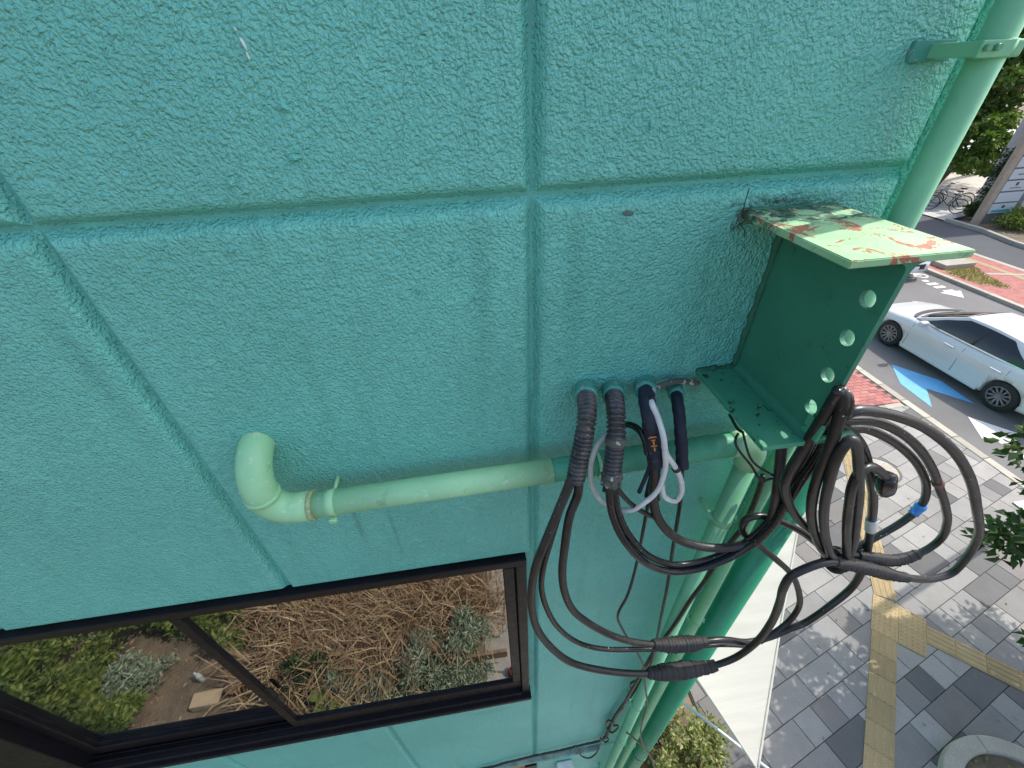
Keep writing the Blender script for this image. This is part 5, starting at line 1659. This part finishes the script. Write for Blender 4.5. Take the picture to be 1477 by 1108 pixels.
bush('roadside_bush', (24.35, 16.55, 0.35), (0.75, 0.45, 0.38), 2600, 0.10, G_DARK, 'dark low bush between bicycles and tenant sign', seed=51)
bush('roadside_bush', (24.9, 15.0, 0.30), (1.3, 0.6, 0.40), 3400, 0.11, G_GARDEN, 'green and russet bush at the foot of the tenant sign', seed=52)
bush('roadside_bush', (26.6, 14.3, 0.30), (1.4, 0.7, 0.45), 3200, 0.11, G_DARK, 'dark bush farthest right beside the crossing stripes', seed=53)
bush('climbing_ivy', (25.6, 17.25, 1.5), (0.5, 0.25, 1.3), 2600, 0.11, G_DARK, 'ivy climbing the concrete wall behind the sign pillar', 'ivy', seed=54)
# grass patch on the far pavement
gp, gd = [], []
gr = np.random.default_rng(61)
poly = [(17.15, 11.4), (17.4, 11.5), (18.55, 11.45), (18.15, 10.7), (17.9, 9.75), (17.3, 10.3)]
def inside(x, y):
    c_ = False
    for i in range(len(poly)):
        (x0, y0), (x1, y1) = poly[i], poly[i-1]
        if (y0 > y) != (y1 > y) and x < (x1-x0)*(y-y0)/(y1-y0)+x0:
            c_ = not c_
    return c_
put('grass_earth', mesh_py('grass_earth', [(x, y, 0.001) for x, y in poly], [tuple(range(len(poly)))]), simple('straw_earth', (0.40, 0.33, 0.17), 0.95, 0.3, 6), far_walk)
while len(gp) < 1500:
    x, y = gr.uniform(17.1, 18.6), gr.uniform(9.7, 11.5)
    if inside(x, y):
        gp.append((x, y, 0.03))
        gd.append((gr.normal()*0.5, gr.normal()*0.5, 1))
g = put('grass_patch', leaf_cloud('grass_patch', gp, gd, gr.uniform(0.06, 0.14, len(gp)), 0.16, 0.2, 61),
        leaf_mat('dry_grass', [(0.0, (0.26, 0.23, 0.07)), (0.6, (0.48, 0.40, 0.17)), (1.0, (0.60, 0.50, 0.26))], 0.1))
tag(g, 'patch of yellowing grass beside the far kerb', 'grass')
g['kind'] = 'stuff'

def bicycle(x, y, ang, label, framecol, seed):
    e = empty('bicycle', (x, y, -0.05), label, 'bicycle', 'bicycles parked on the plaza')
    e.rotation_euler = (0.1, 0, ang)
    fm = simple('bike_frame', framecol, 0.35, 0.05, 30)
    for wx in (-0.53, 0.53):
        ringp = [Vector((wx+0.32*math.cos(a), 0, 0.33+0.32*math.sin(a))) for a in [2*math.pi*k/28 for k in range(29)]]
        w_ = put('wheel', tube('wheel', ringp, 0.02, 7), TYRE, e, world_verts=False)
        V, F = [], []
        for k in range(12):
            a = 2*math.pi*k/12
            tube('', [Vector((wx, 0, 0.33)), Vector((wx+0.31*math.cos(a), 0, 0.33+0.31*math.sin(a)))], 0.004, 4, V=V, F=F)
        put('spokes', mesh_py('spokes', V, F), ALLOY, w_, world_verts=False)
    V, F = [], []
    for a, b in (((-0.53, 0, 0.33), (-0.12, 0, 0.30)), ((-0.12, 0, 0.30), (-0.24, 0, 0.78)), ((-0.53, 0, 0.33), (-0.22, 0, 0.70)), ((-0.12, 0, 0.30), (0.40, 0, 0.72)), ((-0.2, 0, 0.66), (0.38, 0, 0.80)), ((0.53, 0, 0.33), (0.36, 0, 0.95))):
        tube('', [Vector(a), Vector(b)], 0.018, 7, V=V, F=F)
    put('frame', mesh_py('frame', V, F), fm, e, world_verts=False)
    put('handlebar', tube('handlebar', smooth_path([(0.20, -0.27, 0.98), (0.32, -0.2, 1.0), (0.36, 0, 0.96), (0.32, 0.2, 1.0), (0.20, 0.27, 0.98)], 0.05), 0.014, 7), ALLOY, e, world_verts=False)
    put('saddle', box_mesh('saddle', (-0.38, -0.07, 0.78), (-0.12, 0.07, 0.84), 0.025, 2), BLACKP, e, world_verts=False)
    V, F = [], []
    for k in range(4):
        tube('', [Vector((0.48+0.0*k, -0.15, 0.72+0.06*k)), Vector((0.48, 0.15, 0.72+0.06*k))], 0.006, 4, V=V, F=F)
        tube('', [Vector((0.48+0.09*k, -0.15, 0.70)), Vector((0.48+0.09*k, -0.15, 0.92))], 0.006, 4, V=V, F=F)
        tube('', [Vector((0.48+0.09*k, 0.15, 0.70)), Vector((0.48+0.09*k, 0.15, 0.92))], 0.006, 4, V=V, F=F)
    put('basket', mesh_py('basket', V, F), ALLOY, e, world_verts=False)
bicycle(24.05, 17.9, 2.1, 'black bicycle at the front of the bicycles on the plaza', (0.03, 0.03, 0.035), 1)
bicycle(24.75, 18.35, 2.2, 'silver bicycle behind the black one', (0.5, 0.52, 0.53), 2)
bicycle(25.4, 18.75, 2.15, 'pale grey bicycle farthest from the road', (0.55, 0.55, 0.5), 3)

# ---------------------------------------------------------------- shade sail beside the pipes
ma, t, p = new_mat('white_sailcloth')
v = coords(t, rot=(0, 0, R(35)), scale=(1.0, 14.0, 1.0))
t.links.new(ramp(t, noise_n(t, coords(t, rot=(0, 0, R(35)), scale=(0.8, 7.0, 1.0)), 2.0, 4.0), [(0.3, (0.43, 0.41, 0.365)), (0.7, (0.50, 0.48, 0.435))]), p.inputs['Base Color'])
p.inputs['Roughness'].default_value = 0.85
t.links.new(bump(t, noise_n(t, v, 1.8, 4.0), 0.22, 0.02), p.inputs['Normal'])
tr = t.nodes.new('ShaderNodeBsdfTranslucent')
tr.inputs['Color'].default_value = (0.5, 0.48, 0.43, 1)
ms = t.nodes.new('ShaderNodeMixShader')
ms.inputs[0].default_value = 0.25
t.links.new(p.outputs[0], ms.inputs[1])
t.links.new(tr.outputs[0], ms.inputs[2])
t.links.new(ms.outputs[0], t.nodes['Material Output'].inputs['Surface'])
SAIL = ma
A, B, C = Vector((1.600, -0.175, 2.50)), Vector((3.50, 1.87, 2.50)), Vector((0.745, 2.05, 2.55))
V, F = [], []
N = 40
idx = {}
for i in range(N+1):
    for j in range(N+1-i):
        a, b = i/N, j/N
        c_ = 1-a-b
        # edges pulled in, gentle folds running from the tip
        pt = A*a+B*b+C*c_
        cenp = (A+B+C)/3
        pull = 0.10*(4*a*b*(1-c_)**2*0.15+4*b*c_*(1-a)**2*0.6+4*a*c_*(1-b)**2*1.1)
        edge = 1-min(1.0, 27*a*b*c_)
        pt = pt.lerp(cenp, pull*edge)
        pt.z += -0.10*27*a*b*c_*0.5+0.008*math.sin(30*b+7*c_+2.5*math.sin(9*a))*(1-a)*(0.4+0.6*math.sin(3.3*c_+1)**2)
        idx[(i, j)] = len(V)
        V.append(pt)
for i in range(N):
    for j in range(N-i):
        F.append((idx[(i, j)], idx[(i+1, j)], idx[(i, j+1)]))
        if i+j < N-1:
            F.append((idx[(i+1, j)], idx[(i+1, j+1)], idx[(i, j+1)]))
sail = tag(put('shade_sail', mesh_py('shade_sail', V, F, True), SAIL), 'white cloth shade sail stretched out beside the pipes', 'awning')
def edge_pts(kind):
    if kind == 0:
        return [V[idx[(i, 0)]] for i in range(N, -1, -1)]
    if kind == 1:
        return [V[idx[(i, N-i)]] for i in range(N, -1, -1)]
    return [V[idx[(0, j)]] for j in range(N+1)]
for k in range(3):
    put('hem', tube('hem', [Vector(q) for q in edge_pts(k)], 0.009, 8), SAIL, sail)
strut_m = simple('pale_steel_tube', (0.42, 0.47, 0.46), 0.4, 0.1, 20, metal=0.3)
tag(put('sail_strut', tube('sail_strut', [Vector((0.73, 1.13, 2.05)), Vector((1.66, 0.135, 2.0)), Vector((2.3, -0.55, 1.96))], 0.013, 12), strut_m), 'thin grey steel tube under the shade sail', 'strut')

# ---------------------------------------------------------------- shrubs at the foot of the pipes
soil = structure(sheet('garden_soil', [(-14, -7), (2.25, -7), (2.25, 6), (0.72, 6), (0.72, 0.02), (-14, 0.02)], -0.03, MAT['earth']))
for i, (x, y, z, rx, ry, rz, sd, lab) in enumerate((
        (1.62, 0.55, 0.42, 0.42, 0.42, 0.42, 71, 'sparse yellow-green shrub nearest the pipes under the sail'),
        (2.02, 0.30, 0.36, 0.40, 0.38, 0.36, 72, 'sparse yellow-green shrub at the tip of the sail'),
        (1.45, 1.05, 0.45, 0.38, 0.40, 0.42, 73, 'yellow-green shrub farthest under the sail'),
        (1.70, -0.05, 0.28, 0.36, 0.34, 0.30, 74, 'yellow-green shrub lowest in the picture beside the pipes'))):
    bush('shrub', (x, y, z), (rx, ry, rz), 1900, 0.055, G_BUSH, lab, 'shrub', 'shrubs under the shade sail', sd, 55, 0.10)
bush('dead_shrub', (1.28, 0.30, 0.2), (0.22, 0.22, 0.2), 420, 0.06, leaf_mat('brown_leaves', [(0.0, (0.16, 0.07, 0.02)), (1.0, (0.30, 0.15, 0.05))], 0.2), 'withered brown plant at the foot of the standpipe', 'shrub', None, 75, 20)

# ---------------------------------------------------------------- garden below the window (seen mirrored in the panes)
def straw(name, cen, n, length, seed, label, spread=0.28, lean=0.9):
    e = empty(name, cen, label, 'ornamental grass', 'dry grasses in the garden')
    r = np.random.default_rng(seed)
    V, F = [], []
    for k in range(n):
        a = r.uniform(0, 2*math.pi)
        L = length*r.uniform(0.55, 1.15)
        b = Vector((cen[0]+r.normal()*spread, cen[1]+r.normal()*spread, 0))
        out = Vector((math.cos(a), math.sin(a), 0))
        w = r.uniform(0.005, 0.012)
        sd_ = Vector((-out.y, out.x, 0.2))*w
        ln = lean*r.uniform(0.25, 1.2)
        pts = [b+out*(L*ln*0.75*(s**1.7))+Vector((0, 0, L*(s-0.45*ln*s*s*s))) for s in (0, 0.33, 0.66, 1.0)]
        i0 = len(V)
        for q, pt in enumerate(pts):
            ww = (1, 0.95, 0.7, 0.1)[q]
            V.append(pt+sd_*ww)
            V.append(pt-sd_*ww)
        for q in range(3):
            F.append((i0+2*q, i0+2*q+1, i0+2*q+3, i0+2*q+2))
    put('blades', mesh_py('blades', V, F), G_STRAW, e)
straw('dry_grass', (-2.25, -2.35, 0), 1000, 0.85, 81, 'dry straw-coloured grass clump, left of those mirrored in the window')
straw('dry_grass', (-1.35, -2.25, 0), 1100, 0.95, 82, 'dry straw-coloured grass clump in the middle of the right pane')
straw('dry_grass', (-0.55, -2.35, 0), 900, 0.85, 83, 'dry straw-coloured grass clump at the right of the right pane')
straw('dry_grass', (-1.9, -3.1, 0), 700, 1.0, 84, 'dry straw-coloured grass clump farthest from the wall')
straw('dry_grass', (-0.7, -3.2, 0), 700, 1.0, 85, 'dry straw-coloured grass clump at the top right of the pane')
straw('dry_grass', (-2.75, -1.95, 0), 700, 0.75, 86, 'dry straw-coloured grass clump nearest the mullion')
straw('dry_grass', (-1.75, -1.85, 0), 800, 0.8, 87, 'dry straw-coloured grass clump low in the right pane')
straw('dry_grass', (-3.0, -2.8, 0), 700, 0.9, 88, 'dry straw-coloured grass clump beside the yellow-green bush')
gl = (((-1.05, -1.75, 0.35), (0.40, 0.28, 0.35), G_SILVER, 'silver-leaved shrub in the middle of the right pane'),
      ((-0.45, -1.85, 0.40), (0.38, 0.28, 0.38), G_SILVER, 'silver-leaved shrub nearest the striped pole'),
      ((-1.75, -1.50, 0.25), (0.45, 0.22, 0.26), G_SILVER, 'low silver-leaved shrub along the bottom of the right pane'),
      ((-0.9, -1.42, 0.2), (0.6, 0.16, 0.2), G_SILVER, 'silver-leaved edging plant along the board'),
      ((-5.9, -2.25, 0.55), (0.9, 0.45, 0.55), G_GARDEN, 'big green bush at the left of the left pane'),
      ((-6.9, -2.7, 0.65), (0.9, 0.6, 0.65), G_GARDEN, 'big green bush farthest left in the garden'),
      ((-5.3, -1.75, 0.40), (0.6, 0.32, 0.40), G_GARDEN, 'green bush low in the left pane'),
      ((-5.6, -3.1, 0.6), (0.9, 0.5, 0.6), G_LIME, 'yellow-green bush at the top of the left pane'),
      ((-4.25, -2.75, 0.45), (0.55, 0.38, 0.45), G_LIME, 'yellow-green bush beside the window mullion'),
      ((-4.85, -2.75, 0.5), (0.6, 0.4, 0.5), G_GARDEN, 'leafy green bush in the upper middle of the left pane'),
      ((-4.75, -1.5, 0.3), (0.5, 0.22, 0.3), G_GARDEN, 'low green bush at the bottom of the left pane'),
      ((-6.4, -1.9, 0.5), (0.7, 0.35, 0.5), G_LIME, 'yellow-green bush at the lower left of the left pane'),
      ((-3.75, -2.45, 0.35), (0.35, 0.3, 0.35), G_GARDEN, 'small leafy plant beside the pots'),
      ((-4.75, -2.0, 0.25), (0.5, 0.3, 0.25), G_SILVER, 'grey-green plant in the middle of the left pane'),
      ((-2.55, -1.75, 0.3), (0.3, 0.22, 0.3), G_DARK, 'dark green plant just right of the mullion'))
for i, (c_, r_, mt, lab) in enumerate(gl):
    bush('garden_bush', c_, r_, 2600 if r_[0] > 0.5 else 1700, 0.075 if mt is not G_SILVER else 0.07, mt, lab, 'bush', 'garden bushes under the window', 90+i, 40, 0.13 if r_[0] < 0.7 else 0.2, 0.45 if mt is not G_SILVER else 0.25)
# broad-leaved plant
e = empty('broad_leaf_plant', (-2.15, -1.55, 0), 'broad-leaved pale green plant at the bottom of the right pane', 'plant')
V, F = [], []
rb = random.Random(5)
for k in range(9):
    a = k*2*math.pi/9+rb.uniform(-.2, .2)
    out = Vector((math.cos(a), math.sin(a), 0))
    L = rb.uniform(0.28, 0.42)
    lift = rb.uniform(0.12, 0.3)
    i0 = len(V)
    sd_ = Vector((-out.y, out.x, 0))
    for s, w in ((0, 0.01), (0.25, 0.06), (0.55, 0.085), (0.8, 0.06), (1.0, 0.004)):
        c_ = Vector((-2.15, -1.55, 0.03))+out*L*s+Vector((0, 0, lift*math.sin(math.pi*s*0.7)))
        V += [c_+sd_*w+Vector((0, 0, 0.02)), c_, c_-sd_*w+Vector((0, 0, 0.02))]
    me_f = []
    for q in range(4):
        me_f += [(3*q, 3*q+1, 3*q+4, 3*q+3), (3*q+1, 3*q+2, 3*q+5, 3*q+4)]
    put('leaf', mesh_py('leaf', V[i0:], me_f, True), leaf_mat('hosta_leaf', [(0.0, (0.16, 0.25, 0.05)), (1.0, (0.25, 0.33, 0.08))], 0.3) if k == 0 else bpy.data.materials['hosta_leaf'], e)
# edging board, path, pots, boxes, pole
tag(put('edging_board', box_mesh('edging_board', (-2.6, -1.66, 0.0), (0.0, -1.62, 0.16), 0.004, 1, Matrix.Rotation(0.03, 4, 'Z')), simple('old_board', (0.20, 0.135, 0.08), 0.85, 0.3, 12)), 'weathered brown edging board through the garden', 'board')
structure(sheet('garden_path', [(-0.25, -4.5), (1.6, -4.5), (1.6, -0.02), (-0.25, -0.02)], -0.022, simple('pale_concrete', (0.30, 0.28, 0.25), 0.9, 0.2, 4)))
terra = simple('terracotta', (0.34, 0.13, 0.07), 0.8, 0.15, 20)
for i, (x, y, s, lab) in enumerate(((-3.45, -1.72, 1.0, 'terracotta pot lying near the cardboard box'), (-3.25, -1.95, 0.8, 'smaller terracotta pot beside the leafy plant'))):
    e = empty('flower_pot', (x, y, 0), lab, 'pot', 'terracotta pots')
    put('pot', tube('pot', [Vector((x, y, z*s)) for z in (0, 0.001, 0.15, 0.1505, 0.18, 0.181)], lambda k, t: (0.06, 0.07, 0.095, 0.105, 0.108, 0.09)[k]*s, 20), terra, e)
    put('soil', cyl('soil', (x, y, 0.17*s), (x, y, 0.1825*s), 0.088*s, 16), MAT['earth'], e)
card = simple('cardboard', (0.46, 0.34, 0.21), 0.85, 0.1, 10)
bx_ = put('cardboard_box', box_mesh('cardboard_box', (-3.95, -1.72, 0.0), (-3.70, -1.56, 0.12), 0.004), card)
tag(bx_, 'small open cardboard box on the garden soil', 'box')
put('flap', box_mesh('flap', (-3.70, -1.72, 0.118), (-3.60, -1.56, 0.122)), card, bx_)
bt = tag(put('water_bottle', tube('water_bottle', [Vector((-3.98, -1.9, z)) for z in (0, 0.005, 0.16, 0.2, 0.21, 0.24)], lambda i, t: (0.03, 0.034, 0.034, 0.014, 0.013, 0.013)[i], 14), MAT['white_plastic']), 'white bottle standing behind the cardboard box', 'bottle')
tag(put('paper_label', box_mesh('paper_label', (-3.15, -1.60, 0.0), (-2.98, -1.55, 0.03), 0.003), MAT['white_plastic']), 'small white plant marker on the soil', 'marker')
sp = empty('striped_pole', (0.10, -1.42, 0), 'orange and black pole with a red knob beside the garden path', 'pole')
for k in range(6):
    put('pole_band', cyl('pole_band', (0.10, -1.42, 0.12+0.15*k), (0.10-0.0*k, -1.42, 0.27+0.15*k), 0.014, 12), simple('band_orange', (0.70, 0.25, 0.03), 0.5) if k % 2 else BLACKP, sp)
put('knob', tube('knob', [Vector((0.10, -1.42, z)) for z in (0.02, 0.04, 0.08, 0.12, 0.13)], lambda i, t: (0.02, 0.05, 0.06, 0.04, 0.015)[i], 16), simple('knob_red', (0.45, 0.03, 0.02), 0.35), sp)
put('base', cyl('base', (0.10, -1.42, -0.02), (0.10, -1.42, 0.025), 0.07, 18), BLACKP, sp)
# litter of dry leaves on the soil
lp, ld = [], []
for k in range(2600):
    lp.append((wl.uniform(-7.5, -0.3), wl.uniform(-3.6, -0.2), -0.015))
    ld.append((wl.uniform(-1, 1), wl.uniform(-1, 1), 0.2))
q = put('leaf_litter', leaf_cloud('leaf_litter', lp, ld, [wl.uniform(0.03, 0.08) for _ in lp], 0.35, 0.2, 9), G_STRAW)
tag(q, 'dry leaf litter covering the garden soil', 'litter')
q['kind'] = 'stuff'
